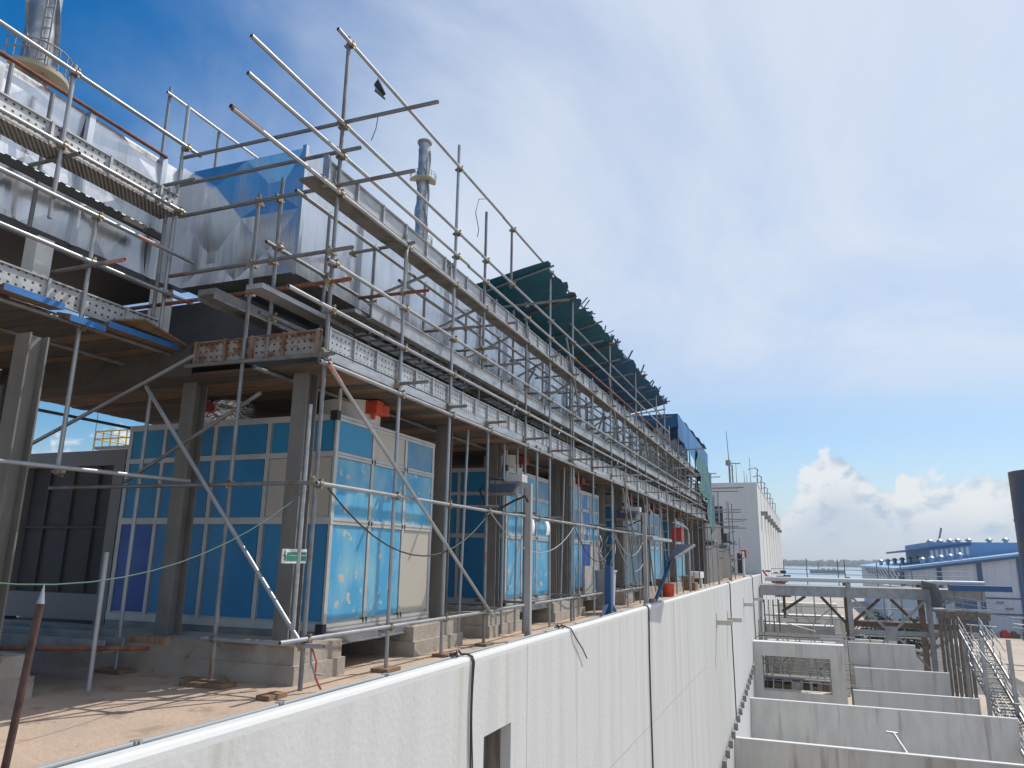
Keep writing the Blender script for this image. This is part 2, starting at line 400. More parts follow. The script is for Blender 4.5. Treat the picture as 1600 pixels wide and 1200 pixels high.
# ---------------------------------------------------------------- air handling units
AY = [(7.88,10.62),(13.8,16.55),(18.3,21.05),(24.3,27.05),(28.8,31.55),(34.8,37.55)]
AX0, AX1, AZ0, AZ1 = -8.97, -5.45, -.92, 1.75
ROWZ = [1.69, 1.235, .40, -.84]
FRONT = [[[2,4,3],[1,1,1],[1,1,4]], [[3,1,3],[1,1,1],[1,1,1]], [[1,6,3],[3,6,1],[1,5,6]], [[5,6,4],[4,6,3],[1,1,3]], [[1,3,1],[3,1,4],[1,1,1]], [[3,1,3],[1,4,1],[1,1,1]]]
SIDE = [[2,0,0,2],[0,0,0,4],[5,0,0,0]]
ALAB = ['large blue panelled air handling unit nearest the camera, two bare beige panels on its front',
        'blue panelled air handling unit behind the floodlight post with papers hung before it',
        'blue panelled air handling unit with torn peeling film behind the blue pedestal',
        'mottled blue and beige air handling unit, fourth from the near end',
        'shaded blue air handling unit, fifth from the near end, behind the solar panel',
        'shaded blue air handling unit, sixth and farthest under the scaffold deck']
for k, (y0, y1) in enumerate(AY):
    t = thing('air_handling_unit', ((AX0+AX1)/2, (y0+y1)/2, -1.05), ALAB[k], 'air handling unit', 'air handling units in a row under the scaffold deck')
    mb = MB().box((AX0,y0,-1.07),(AX1+.03,y0+.07,-.925)).box((AX0,y1-.07,-1.07),(AX1+.03,y1,-.925)).box((AX1-.04,y0+.07,-1.07),(AX1+.03,y1-.07,-.925)).box((AX0,y0+.07,-1.06),(AX0+.06,y1-.07,-.93))
    mb.box((AX1-.02,y0,-1.085),(AX1+.06,y1,-1.07))
    bf = mb.build('base_frame', GSTEELD, t)
    if k == 0:
        mk = MB()
        for a in (0,.035,.07,.105): mk.box((AX1+.03,9.18+a,-1.04),(AX1+.0325,9.195+a,-.965))
        mk.box((AX1+.03,9.12,-1.01),(AX1+.0325,9.17,-.995)).box((AX1+.03,9.2,-.975),(AX1+.0325,9.31,-.963))
        mk.build('stencil_mark', BLACKP, bf)
    # core box slightly inside, frame bars, panels
    MB().box((AX0+.03,y0+.03,AZ0),(AX1-.03,y1-.03,AZ1-.02)).build('core', FRAME, t)
    fr = MB()
    w = .065
    ny = 3; nx = 4
    ys = [y0 + (y1-y0)*i/ny for i in range(ny+1)]; xs = [AX0, -8.3, -7.4, -6.5, AX1]
    for i, y in enumerate(ys):
        a, b = (y, y+w) if i == 0 else ((y-w, y) if i == ny else (y-w*.45, y+w*.45))
        fr.box((AX1-.03,a,AZ0),(AX1,b,AZ1))
    for i, x in enumerate(xs):
        a, b = (x, x+w) if i == 0 else ((x-w, x) if i == nx else (x-w*.45, x+w*.45))
        if i < nx: fr.box((a,y0,AZ0),(b,y0+.03,AZ1)); fr.box((a,y1-.03,AZ0),(b,y1,AZ1))
    for z, h in ((AZ0+.045,.09),(ROWZ[2],.085),(ROWZ[1],.07),(AZ1-.04,.08)):
        fr.box((AX1-.03,y0,z-h/2),(AX1+.006,y1,z+h/2)); fr.box((AX0,y0-.006,z-h/2),(AX1-.002,y0+.028,z+h/2))
        fr.box((AX1+.006,y0+.05,z-.006),(AX1+.009,y1-.05,z+.004), 1)
    for y in ys[1:-1]:
        for z in (ROWZ[1], ROWZ[2], AZ0+.09):
            fr.box((AX1-.001,y-.05,z-.03),(AX1+.012,y-.025,z+.03),2).box((AX1-.001,y+.025,z-.03),(AX1+.012,y+.05,z+.03),2)
    fr.build('frame', [FRAME, GSTEELD, BLACKP], t)
    for z in (AZ0-.0, AZ1-.05):
        MB().box((AX1-.09,y0-.03,z-.03),(AX1+.015,y0+.05,z+.09)).build('corner_block', BLACKP, t)
    for r in range(3):
        zt, zb = ROWZ[r]-(.0 if r == 0 else .04), ROWZ[r+1]+.04
        for c in range(3):
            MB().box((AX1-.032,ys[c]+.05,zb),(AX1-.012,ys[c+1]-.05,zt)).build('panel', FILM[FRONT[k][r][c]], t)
        for c in range(4):
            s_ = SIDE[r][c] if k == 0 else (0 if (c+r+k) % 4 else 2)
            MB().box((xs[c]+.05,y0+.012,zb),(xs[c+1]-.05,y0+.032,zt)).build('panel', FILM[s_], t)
    # collar and red damper actuators on top
    cy = y0+1.05
    MB().tube((-5.95,cy,AZ1-.02),(-5.95,cy,2.1),.42,24,0,False).build('duct_collar', WHITEP, t)
    MB().tube((-7.75,y0+.6,AZ1-.02),(-7.75,y0+.6,2.2),.36,24,0,False).build('duct_collar', FOIL, t)
    def act(p):
        a = MB().box((p[0]-.08,p[1]-.16,p[2]-.09),(p[0]+.1,p[1]+.02,p[2]+.09)).box((p[0]-.07,p[1]+.02,p[2]-.08),(p[0]+.09,p[1]+.2,p[2]+.06)).tube((p[0],p[1]-.07,p[2]-.16),(p[0],p[1]-.07,p[2]-.09),.03,8,0,False)
        a.build('damper_actuator', REDP if k == 0 else REDS, t)
    act((-5.5,cy-.05,2.0)); act((-7.85,y0+.15,2.02))
    MB().tube((AX1-.05,y0+.1,AZ1+.04),(AX1-.05,y0+.1,2.1),.022,10,0,False).build('drain_pipe', GREYB, t)

# intake box beyond the first unit
t = thing('intake_box', (-10.1, 8.6, -1.4), 'dark louvred intake box in the shade left of the nearest blue unit', 'intake box')
DK = mat('intake_frame', (.22,.21,.20), .7); LV = mat('intake_mesh', (.075,.07,.066), .8, 0, (.055,.05,.048), 1.2)
mb = MB()
for x in (-11.1,-9.12): mb.box((x-.1,7.9,-1.0),(x+.1,8.1,1.4))
mb.box((-11.2,7.89,1.2),(-9.0,8.1,1.42)).box((-11.2,7.89,-.95),(-9.0,8.1,-.6)).box((-11.2,7.89,-1.4),(-9.0,9.5,-1.0))
mb.build('frame', DK, t)
MB().box((-11.15,8.02,-.7),(-9.05,9.6,1.3)).build('mesh_panel', LV, t)
mb = MB()
for x in (-10.6,-10.1,-9.6): mb.box((x-.02,7.98,-.6),(x+.02,8.02,1.2))
mb.box((-11.1,7.975,.3),(-9.1,8.015,.34)).build('mullion', LV, t)

# ---------------------------------------------------------------- plinths and steel columns
PL = [(5.0-.45,5.45,-7.1),(7.13,8.05,-5.28),(9.85,11.42,-5.28),(12.6,14.2,-5.28),(16.35,18.75,-5.28),(20.75,21.9,-5.28),(23.4,24.7,-5.28),(26.7,29.2,-5.28),(31.2,35.2,-5.28),(37.2,38.4,-5.28)]
plab = ['concrete plinth in shade at the left edge, cut by the frame','stepped concrete plinth under the near corner column of the first blue unit','stepped concrete plinth between the first and second blue units','concrete plinth under the near end of the second blue unit','concrete plinth between the second and third blue units','concrete plinth right behind the blue pedestal','concrete plinth under the near end of the fourth unit','concrete plinth between the fourth and fifth units','concrete plinth between the fifth and sixth units','concrete plinth beyond the farthest unit']
for (y0,y1,x), lb in zip(PL, plab):
    t = thing('concrete_plinth', (x-1.8,(y0+y1)/2,-1.4), lb, 'plinth', 'plinths under the air handling units')
    q = MB().box((x-3.7,y0,-1.2),(x,y1,-1.0)); q.build('block', PLINTH, t)
    MB().box((x-3.75,y0-.03,-1.4),(x+.04,y1+.03,-1.2)).build('kerb', PLINTH, t)
CX = [(-7.2,5.0,'steel column at the left edge, sunlit at its foot'),(-5.5,7.25,'steel column carrying the small green sign before the near blue unit'),(-7.22,7.25,'steel column dividing the shaded side of the near blue unit'),(-5.5,11.05,'steel column just right of the near blue unit'),(-5.5,13.25,'steel column just left of the second blue unit'),(-5.5,17.0,'steel column just right of the second blue unit'),(-5.5,17.85,'steel column just left of the third blue unit'),(-5.5,21.5,'steel column just right of the third blue unit'),(-5.5,23.8,'steel column just left of the fourth unit'),(-5.5,27.5,'steel column just right of the fourth unit'),(-5.5,34.2,'steel column just left of the farthest unit'),(-5.5,38.2,'steel column beyond the farthest unit'),(-9.7,5.6,'slim dark steel column at the back left against the sky'),(-9.9,6.6,'dark steel column behind the left post in front of the intake box')]
for x, y, lb in CX:
    t = thing('steel_column', (x,y,-1.0), lb, 'column', 'steel columns carrying the deck')
    w = .105 if x > -9 else .08
    MB().box((x-w,y-w,-1.0 if x > -9 else -1.4),(x+w,y-w+.02,2.12)).box((x-w,y+w-.02,-1.0 if x > -9 else -1.4),(x+w,y+w,2.12)).box((x-.012,y-w+.02,-1.0 if x > -9 else -1.4),(x+.012,y+w-.02,2.12)).build('section', COLST, t)
    MB().box((x-w-.05,y-w-.05,-1.0),(x+w+.05,y+w+.05,-.975)).build('base_plate', GSTEELD, t)

# ---------------------------------------------------------------- ducts
def duct_face(mb, x, y0, y1, z0, z1, step, axis='x', amp=1.):
    n = max(1, round((y1-y0)/step))
    for i in range(n):
        a = y0+(y1-y0)*i/n; b = y0+(y1-y0)*(i+1)/n
        c = ((a+b)/2+random.uniform(-.12,.12)*(b-a), (z0+z1)/2+random.uniform(-.15,.15))
        d = random.choice((-.045,-.03,.03,.045))*random.uniform(.6,1.2)*amp
        P = (lambda u,w,k=0: (x+k,u,w)) if axis == 'x' else (lambda u,w,k=0: (u,x-k,w))
        vs = [P(a,z0),P(b,z0),P(b,z1),P(a,z1),P(c[0],c[1],d)]
        mb.add(vs, [(0,1,4),(1,2,4),(2,3,4),(3,0,4)])
dr = thing('air_duct', (-6.6, 26, 3.59), 'big silver clad duct with a square end, running right behind the scaffold', 'duct')
mb = MB(); mb.box((-7.92,7.52,3.6),(-6.06,46,5.38))
duct_face(mb, -6.0, 7.46, 46, 3.59, 5.39, 1.5)
for q0, q1 in ((-7.92,-6.97),(-6.97,-6.0)):
    for r0, r1 in ((3.59,4.5),(4.5,5.39)): duct_face(mb, 7.46, q0, q1, r0, r1, 1.2, 'y', 2.2)
mb.add([(-7.92,7.46,5.39),(-6,7.46,5.39),(-6,46,5.39),(-7.92,46,5.39)], [(0,1,2,3)])
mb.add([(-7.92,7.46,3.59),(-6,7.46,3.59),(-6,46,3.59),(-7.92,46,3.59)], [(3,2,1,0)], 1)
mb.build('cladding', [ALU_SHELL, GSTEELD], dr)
for i in range(26):
    y = 7.46 + 1.5*i
    MB().box((-6.0,y-.03,3.55),(-5.94,y+.03,5.42)).build('stiffener', ALU_SEAM, dr)
dl = thing('air_duct', (-9.0, 4, 3.59), 'big silver clad duct at the upper left, running into the square duct end', 'duct')
mb = MB(); mb.box((-9.6,-4,3.6),(-8.06,7.4,5.3)); duct_face(mb, -8.0, -4, 7.46, 3.59, 4.4, 1.15); duct_face(mb, -8.0, -4, 7.46, 4.4, 5.32, 1.15)
mb.build('cladding', ALU_SHELL, dl)
MB().box((-8.06,7.25,3.59),(-7.915,7.62,5.345)).build('corner_cover', ALU_SEAM, dl)
for i in range(10):
    y = -3.4 + 1.15*i
    MB().box((-8.0,y-.04,3.55),(-7.93,y+.04,5.33)).build('stiffener', ALU_SEAM, dl)
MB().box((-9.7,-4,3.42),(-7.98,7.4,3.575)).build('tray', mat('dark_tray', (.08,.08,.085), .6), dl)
for y, lb in ((2.2,'pale steel post under the left duct, cut by the left edge'),(5.35,'pale steel post under the left duct above the toe board'),(7.1,'pale steel post under the corner of the two ducts')):
    tag(MB().box((-7.95,y-.1,2.5),(-7.75,y+.1,3.42)).build('support_post', WHITEP), lb, 'support post', 'posts under the ducts')
for y in (9.5,13.2,17.,21.,25.,29.,34.):
    tag(MB().box((-6.6,y-.08,2.5),(-6.42,y+.08,3.58)).build('support_post', GSTEELD), 'dark steel post under the long duct, hidden behind the middle walkway', 'support post', 'hidden posts under the long duct')
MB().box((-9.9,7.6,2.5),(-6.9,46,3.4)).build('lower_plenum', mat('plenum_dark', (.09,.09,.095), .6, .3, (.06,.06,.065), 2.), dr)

# ---------------------------------------------------------------- scaffold
XO, XI = -4.9, -5.75
sc = thing('scaffold', (-5.3, 25, -1.4), 'long galvanised tube scaffold with two boarded levels along the building front', 'scaffold')
COUPS = []
def T(root, name, p, q, m=GALV, r=.0242, n=12):
    return MB().tube(p, q, r, n).build(name, m, root)
def coupler_mb(mb, p, axis):
    p = V(p)
    mb.tube(p-V((0,0,.03)), p+V((0,0,.03)), .034, 10, 0, False)
    if axis == 'y': a = V((.052,0,0)); d = V((0,.03,0))
    else: a = V((0,-.052,0)); d = V((.03,0,0))
    mb.tube(p+a-d, p+a+d, .034, 10, 0, False)
    mb.bar(p+a*.5-V((0,0,.02)), p+a*.5+V((0,0,.02)), .05, .05)
    for sx in (-1,1):
        b = p + a + V((0,0,.045*sx)) + d*.0
        mb.tube(b-a*.6, b+a*.5, .009, 6, 0, False); mb.bar(b+a*.35, b+a*.62, .026, .026)
    c = p - a*.75
    mb.bar(c-V((0,0,.012)), c+V((0,0,.012)), .03, .05)
TALL = [(6.77,6.32),(8.45,4.37),(10.0,6.65),(11.2,6.0),(14.85,6.22),(16.6,6.28),(20.4,6.2),(24.0,6.38),(27.8,6.35),(29.6,6.5)]
LOWS = [(6.77,0),(8.45,0),(10.06,0),(11.5,2.15),(13.35,4.62),(14.95,0),(16.42,4.6),(18.4,4.6),(20.45,0),(22.2,4.6),(23.6,0),(25.4,4.6),(27.6,0),(29.5,0),(31.3,4.6),(33.0,6.3),(34.9,4.6),(36.5,6.2),(38.6,6.0),(40.5,4.4),(42.5,4.3),(44.5,4.2)]
stdY = []
for y, z in TALL:
    if y in (11.2,): T(sc, 'standard', (XO,y,3.1), (XO,y,z), GALVD)
    else: T(sc, 'standard', (XO+random.uniform(-.01,.01),y,-1.37), (XO,y+random.uniform(-.01,.01),z), GALVD if random.random() < .45 else GALV)
    stdY.append((y, -1.37 if y != 11.2 else 3.1, z))
for y, z in LOWS:
    if z: T(sc, 'standard', (XO,y+random.uniform(-.015,.015),-1.37), (XO,y,z), GALVD if random.random() < .5 else GALV); stdY.append((y,-1.37,z))
T(sc, 'standard', (XO,12.46,5.0), (XO,12.46,6.27), GALVD); stdY.append((12.46,5.,6.27))
T(sc, 'standard', (XO,14.05,.68), (XO,14.05,2.2), GALV); stdY.append((14.05,.68,2.2))
INY = [6.8,7.8,8.97,10.6,12.3,14.0,15.7,17.4,19.2,21.,23.,25.,27.,29.,31.,33.,35.5,38.,41.]
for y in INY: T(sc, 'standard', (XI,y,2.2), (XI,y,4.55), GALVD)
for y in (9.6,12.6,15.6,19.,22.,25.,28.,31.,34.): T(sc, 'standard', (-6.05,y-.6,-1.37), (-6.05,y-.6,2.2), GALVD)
# ledgers: (x, z, y0, y1, mat)
XL = XO+.052
LED = [(XL,6.2,6.45,30.,GALV),(XL,5.06,5.06,30.3,GALV),(XL,4.66,5.07,30.5,GALV),(XL,4.17,4.92,46,GALV),(XL,3.28,6.6,46,GALV),(XL,2.72,5.96,46,GALV),(XL,2.08,6.6,46,GALV),(XL,.74,6.7,27.,GALV),(XL,-.87,6.3,24.6,GALV),
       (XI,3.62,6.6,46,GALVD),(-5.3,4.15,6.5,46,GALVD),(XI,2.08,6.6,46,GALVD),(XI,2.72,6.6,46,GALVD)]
for x, z, y0, y1, m in LED:
    y = y0; k = 0
    L = random.uniform(5.2,6.4)
    while y < y1-.1:
        e = min(y1, y+L)
        if k >= 2: e = y1
        mm = RUST if (abs(z-4.66) < .01 and k == 2) else m
        T(sc, 'ledger', (x,y+.004,z+random.uniform(-.012,.012)), (x,e,z+random.uniform(-.012,.012)), mm)
        y = e; k += 1; L = 6.2
    if x == XL:
        for (sy, a, b) in stdY:
            if a < z < b+.05 and y0 < sy < y1: COUPS.append(((XO,sy,z), 'y'))
    elif x == XI:
        for sy in INY:
            if y0 < sy < y1 and 2.2 < z: COUPS.append(((XI,sy,z), 'y'))
T(sc, 'ledger', (XL,4.90,4.17),(XL,5.35,4.17),RUST,.0246)
# transoms
TR = [(6.72,5.1,-7.4,-3.58,GALVD),(6.72,4.70,-7.42,-4.59,GALVD),(6.72,4.24,-7.3,-3.85,GALVD),(6.72,3.42,-7.33,-4.6,GALVD),(6.72,3.05,-8.05,-4.6,RUST),(6.72,.76,-8.9,-4.85,GALVD),(6.72,-.92,-6.2,-4.62,GALV),(6.72,2.2,-6.9,-4.75,GALVD),
      (8.40,3.5,-5.6,-4.5,RUST),(8.40,2.21,-5.8,-4.45,GALVD),(8.4,4.2,-5.8,-4.75,GALVD),(9.95,3.45,-5.8,-4.5,GALVD),(9.95,2.2,-5.8,-4.6,GALVD),(11.45,2.2,-5.8,-4.55,GALVD),(11.15,3.45,-5.8,-4.6,GALVD),
      (13.3,2.2,-5.9,-4.4,GALVD),(13.3,4.95,-6.2,-4.0,GALVD),(14.9,2.2,-5.9,-4.45,GALVD),(16.35,2.2,-5.9,-4.2,GALVD),(18.35,2.25,-5.9,-4.1,GALVD),(20.4,2.25,-5.9,-4.0,GALV),(22.15,2.25,-5.9,-3.9,GALV),(25.3,2.2,-5.9,-3.6,GALV)]
for y in (12.3,14.8,16.5,18.3,20.3,22.1,24.,26.,28.,30.,32.,34.,36.,38.,40.,42.,44.):
    TR.append((y-.05,3.45,-5.8,-4.6,GALVD)); TR.append((y-.05,4.22,-5.8,-4.7,GALVD))
for y, z, a, b, m in TR:
    T(sc, 'transom', (a,y,z), (b,y,z+random.uniform(-.02,.02)), m)
    if a < XO < b and y < 24: COUPS.append(((XO,y+.05,z), 'x'))
    if a < XI < b and 2.3 < z < 4.5 and y < 16: COUPS.append(((XI,y+.06,z), 'x'))
T(sc, 'transom', (-4.7,6.72,3.05+.0), (-4.6,6.72,3.05), RUST, .0246)
# braces
T(sc, 'brace', (XO+.1,6.78,2.0), (XO+.1,11.65,-.95), GALV)
T(sc, 'brace', (XO+.1,6.70,2.06), (XO+.1,6.95,1.9), PINK, .027)
T(sc, 'brace', (-7.42,6.66,1.97), (-4.86,6.66,-.9), GALV)
T(sc, 'brace', (-7.75,6.82,.82), (-5.8,6.82,1.82), GALVD)
T(sc, 'brace', (-10.2,6.62,.95), (-6.65,6.62,2.3), GALV)
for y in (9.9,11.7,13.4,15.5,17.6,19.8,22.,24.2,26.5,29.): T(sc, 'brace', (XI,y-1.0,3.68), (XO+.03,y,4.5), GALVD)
for y in (21.5,24.5,27.5): T(sc, 'brace', (XO+.06,y,2.0), (XO+.06,y+1.6,-.9), GALVD)
T(sc, 'brace', (XO+.1,21.6,2.3), (XO+.1,23.0,.4), GALV)
for y in (11.35,13.05,13.62,16.85,17.62,18.12,21.7,23.55,24.2,27.3,28.6,30.1): T(sc, 'standard', (-5.2+random.uniform(-.12,.05),y,-1.36), (-5.2+random.uniform(-.05,.05),y,2.1), GALV, .022)
for y in (11.5,13.35,15.,18.4,20.5,22.2,25.4): T(sc, 'transom', (-5.7,y-.05,.80), (-4.55-random.uniform(0,.15),y-.05,.80), GALVD)
for y in (11.5,13.35,16.4,20.5,23.6): T(sc, 'transom', (-5.9,y+.06,-.82), (-4.7,y+.06,-.82), GALVD)
for y in (12.0,13.7,15.6,17.5,19.3,21.2,23.,24.8,26.6,28.4,30.4,32.,34.,36.): T(sc, 'standard', (-5.32,y,2.2), (-5.32,y,random.choice((3.5,4.3,5.0))), GALVD)
for y in (13.5,16.5,19.5,22.5,25.5,28.5,31.5): T(sc, 'brace', (-5.25,y,2.75), (-5.25,y+1.5,4.15), GALVD)
for y in (17.2,21.3,25.8,29.8,33.4): T(sc, 'brace', (XO+.05,y,3.2), (XO+.05,y-1.3,5.0), GALVD)
for z, a, b in ((3.95,9.,44.),(3.02,8.,44.),(2.45,12.,44.),(5.55,16.5,29.5)): T(sc, 'ledger', (-5.32 if z != 5.55 else XO-.05,a,z), (-5.32 if z != 5.55 else XO-.05,b,z+.02), GALVD)
for y in (18.3,20.3,22.1,24.,26.,28.,29.5): T(sc, 'transom', (-8.1,y+.1,5.15), (-4.6,y+.1,5.6), GALVD)
# light verticals beside the sign column
T(sc, 'standard', (-5.22,7.0,-.95), (-5.22,7.0,1.68), GSTEEL, .022)
T(sc, 'standard', (-7.65,6.95,-1.36), (-7.65,6.95,1.98), GALV)
T(sc, 'standard', (-6.05,6.75,-1.36), (-6.05,6.75,4.36), GALVD)
T(sc, 'standard', (-6.7,5.8,-1.36), (-6.7,5.8,-.02), GALV)
T(sc, 'standard', (-7.95,5.6,-.95), (-7.95,5.6,1.2), GALVD)
for z in (4.24,3.42,3.05,.76,-.92): COUPS.append(((-6.05,6.78,z), 'x'))
# decks
def deck(root, x0, x1, y0, y1, z, mats, wid=.23, along='x', th=.03, name='deck'):
    mb = MB(); y = y0; k = 0
    while y < y1:
        w = wid*random.uniform(.9,1.1)
        mb.box((x0+random.uniform(-.03,.03), y+.004, z+random.uniform(-.006,.006)), (x1+random.uniform(-.02,.02), min(y+w, y1)-.004, z+th), random.randrange(len(mats)))
        y += w
    return mb.build(name, mats, root)
deck(sc, -5.17, XO+.02, 6.4, 46, 4.215, [PERF, PERF], 1.8)
MB().box((-4.962,6.85,2.15),(-4.922,46,2.262)).build('deck_edge', GSTEEL, sc)
MB().box((-10.3,6.79,2.1),(-6.9,6.84,2.5)).build('deck_edge', PLYB, sc)
deck(sc, -10.3, XO-.02, 6.85, 46, 2.115, [PLYA, PLYB, PLYB, PLYC])
def toe(root, x, y0, y1, z0, z1, m, seg=.52, out=1, dy=0):
    mb = MB().box((x-.004,y0,z0),(x+.004,y1,z1))
    mb.box((x,y0,z1-.012),(x+out*.03,y1,z1+.006),1).box((x,y0,z0),(x+out*.025,y1,z0+.012),1)
    n = int((y1-y0)/seg)
    for i in range(n+1):
        y = y0+i*seg+dy
        if y < y1: mb.box((x+out*.003,y-.016,z0-.01),(x+out*.035,y+.016,z1+.012),1)
    return mb.build('toe_board', [m, GSTEEL], root)
y = 6.85
for L in (3.1,3.0,2.9,3.2,3.,3.,3.,3.,3.,3.,3.,3.,3.):
    toe(sc, XO-.045, y, y+L-.02, 2.27+random.uniform(-.01,.01), 2.535, TOE); y += L
y = 6.6
for L in (3.3,3.0,2.9,3.2,3.,3.,3.,3.,3.,3.,3.,3.,3.):
    toe(sc, XO-.045, y, y+L-.02, 4.25, 4.52+random.uniform(-.015,.015), GSTEEL if y < 12 else TOE, .62); y += L
MB().box((XO-.1,6.58,4.2),(XO-.03,6.62,4.6)).build('end_board', GSTEEL, sc)
# return toe board, rusty
mb = MB().box((-6.85,6.79,2.22),(-4.98,6.798,2.5))
mb.box((-6.85,6.765,2.49),(-4.98,6.79,2.505),1).box((-6.85,6.765,2.2),(-4.98,6.79,2.22),1)
for x in (-6.8,-6.35,-5.95,-5.5,-5.02): mb.box((x-.02,6.75,2.2),(x+.02,6.79,2.51),1)
mb.build('toe_board', [TOER, mat('rusty_stud', (.27,.21,.17), .7, .1, (.18,.08,.045), 5.)], sc)
# middle walkway: channel beam and rungs
for i, (a, b) in enumerate(((7.85,12.3),(12.4,14.8),(14.9,18.8),(18.9,23.5),(23.6,28.5),(28.6,34.),(34.1,40.),(40.1,46.))):
    mb = MB().box((-5.03,a,2.98),(-5.015,b,3.17)).box((-5.1,a,2.965),(-4.99,b,2.98)).box((-5.1,a,3.17),(-4.99,b,3.185))
    mb.build('walkway_beam', GSTEEL, sc)
    mb = MB(); y = a+.1
    while y < b-.1:
        mb.box((-5.62,y-.015,2.96),(-5.1,y+.015,2.985)); y += .27
    mb.box((-5.64,a,2.95),(-5.6,b,3.05))
    mb.build('walkway_rungs', GSTEELD, sc)
    MB().box((-5.66,a-.26,2.985),(-5.1,a+.55,3.035)).build('walkway_plate', GSTEELD, sc)
tag(MB().box((-6.3,6.2,2.86),(-6.05,8.0,2.93)).box((-6.3,6.2,2.80),(-6.28,8.0,2.86)).box((-6.07,6.2,2.80),(-6.05,8.0,2.86)).build('scaffold_plank', GSTEELD), 'galvanised steel plank sticking out below the square duct end', 'plank')
tag(MB().box((-5.75,6.35,2.92),(-5.52,8.2,2.98)).build('scaffold_plank', GSTEEL), 'galvanised steel plank lying on the rusty cross tube by the corner pole', 'plank')
# couplers
COUPS.sort(key=lambda c: c[0][1])
near = COUPS[:88]; far = COUPS[88:]
for p, a in near:
    mb = MB(); coupler_mb(mb, p, a); mb.build('coupler', COUP, sc)
mb = MB()
for p, a in far: coupler_mb(mb, p, a)
struct(mb.build('coupler', COUP, sc), 'stuff')

# left wing scaffold
sw = thing('scaffold', (-7.4, 4, 2.4), 'scaffold wing with two toe boarded levels in front of the upper left duct', 'scaffold')
X7 = -7.3
for p, q, m in (((X7,5.03,3.45),(X7,5.03,5.32),GALV),((X7,5.57,.85),(X7,5.57,3.70),GALV),((-7.36,6.70,2.52),(-7.36,6.70,5.86),GALV),((X7,3.6,2.3),(X7,3.6,5.3),GALV),((-7.85,5.2,3.5),(-7.85,5.2,5.2),GALVD),((-7.85,4.7,3.4),(-7.85,4.7,5.25),GALVD),((-7.4,6.6,2.5),(-7.4,6.6,4.6),GALVD),((X7,1.5,-1.3),(X7,1.5,5.2),GALV)):
    T(sw, 'standard', p, q, m)
for z, y0, y1, m, x in ((5.2,-1,6.9,GALV,X7+.05),(4.30,-1,6.75,GALV,X7+.05),(3.70,-1,7.0,GALV,X7+.05),(3.15,-1,7.05,GALV,X7+.05),(2.40,-1,7.0,GALVD,X7+.05),(4.12,-1,6.9,GALVD,-7.75),(5.34,-1,6.95,RUST,-7.92),(2.3,-1,6.7,GALVD,-7.9)):
    T(sw, 'ledger', (x,y0,z), (x,y1,z), m)
T(sw, 'ledger', (X7+.05,6.1,3.70), (X7+.05,6.42,3.70), PINK, .0255)
T(sw, 'ledger', (-7.6,1.2,.80), (-6.65,6.75,.80), GALV)
T(sw, 'transom', (-9.0,5.5,3.06), (-6.95,5.5,3.08), GALVD); T(sw, 'transom', (-6.95,5.5,3.08), (-6.68,5.5,3.085), PINK, .0244)
T(sw, 'transom', (-7.9,5.1,4.22), (-7.1,5.1,4.22), GALVD); T(sw, 'transom', (-7.5,6.6,4.66), (-7.0,6.6,4.66), GALVD)
T(sw, 'standard', (-9.0,7.8,6.0), (-9.0,7.8,7.25), GALVD); T(sw, 'standard', (-9.0,8.9,5.4), (-9.0,8.9,7.1), GALVD)
T(sw, 'ledger', (-8.95,7.7,7.1), (-8.95,10.4,7.1), GALV)
deck(sw, -7.62, X7+.0, -1, 6.7, 4.24, [PERF], 1.8)
deck(sw, -10.3, X7-.0, -1, 6.78, 2.44, [PLYA, PLYB, PLYB, PLYC], .23)
y = -1.
for L in (2.6,2.55,2.55): toe(sw, X7-.03, y, y+L-.02, 4.27, 4.52, TOE, .75); y += L
y = -1.
for L in (2.6,2.55,2.5): toe(sw, X7-.03, y, y+L-.03, 2.55, 2.80, TOE, 1.0); y += L
for y, z in ((5.03,5.2),(5.03,4.3),(5.57,3.70),(6.68,5.2),(6.68,4.3),(6.68,3.15),(5.57,3.15),(5.57,2.4),(5.57,.8)):
    mb = MB(); coupler_mb(mb, (X7,y,z), 'y'); mb.build('coupler', COUP, sw)
# dark angle with teeth behind
mb = MB().box((-7.74,-1,4.02),(-7.70,6.9,4.10))
for i in range(60): mb.box((-7.74,-1+i*.13,4.10),(-7.70,-.94+i*.13,4.125))
mb.build('slotted_angle', mat('dark_angle', (.06,.06,.06), .6), sw)
# back beam and tube below the deck against the sky
T(sw, 'ledger', (-10.3,-2,1.98), (-10.3,9.6,1.98), GALVD)
MB().box((-10.4,-2,2.2),(-10.28,12,2.42)).build('back_beam', BROWNST, sw)
T(sw, 'brace', (-10.3,5.9,1.4), (-10.3,7.2,1.98), GALVD)
# loose blue boards on the left deck edge
for y0, y1, z, rl, lb in ((1.5,4.5,2.47,0,'blue edged plywood board under the left toe board, cut by the frame'),(4.55,5.2,2.47,.02,'short blue edged plywood board left of the long tube end'),(5.28,5.72,2.46,.1,'small tilted blue edged plywood board beside the left pole'),(5.75,7.0,2.43,0,'long blue edged plywood board reaching the inner corner')):
    mb = MB(); mb.add([(-7.3,y0,z),(-7.08,y0,z-rl),(-7.08,y1,z-rl),(-7.3,y1,z),(-7.3,y0,z+.02),(-7.08,y0,z-rl+.07),(-7.08,y1,z-rl+.07),(-7.3,y1,z+.02)], [(0,1,2,3),(4,7,6,5),(0,4,5,1),(2,6,7,3),(3,7,4,0)], 1)
    mb.add([(-7.08,y0,z-rl),(-7.08,y1,z-rl),(-7.08,y1,z-rl+.07),(-7.08,y0,z-rl+.07)], [(0,1,2,3)], 0)
    tag(mb.build('plywood_board', [BLUEP, PLYC]), lb, 'board', 'blue edged boards on the left deck')
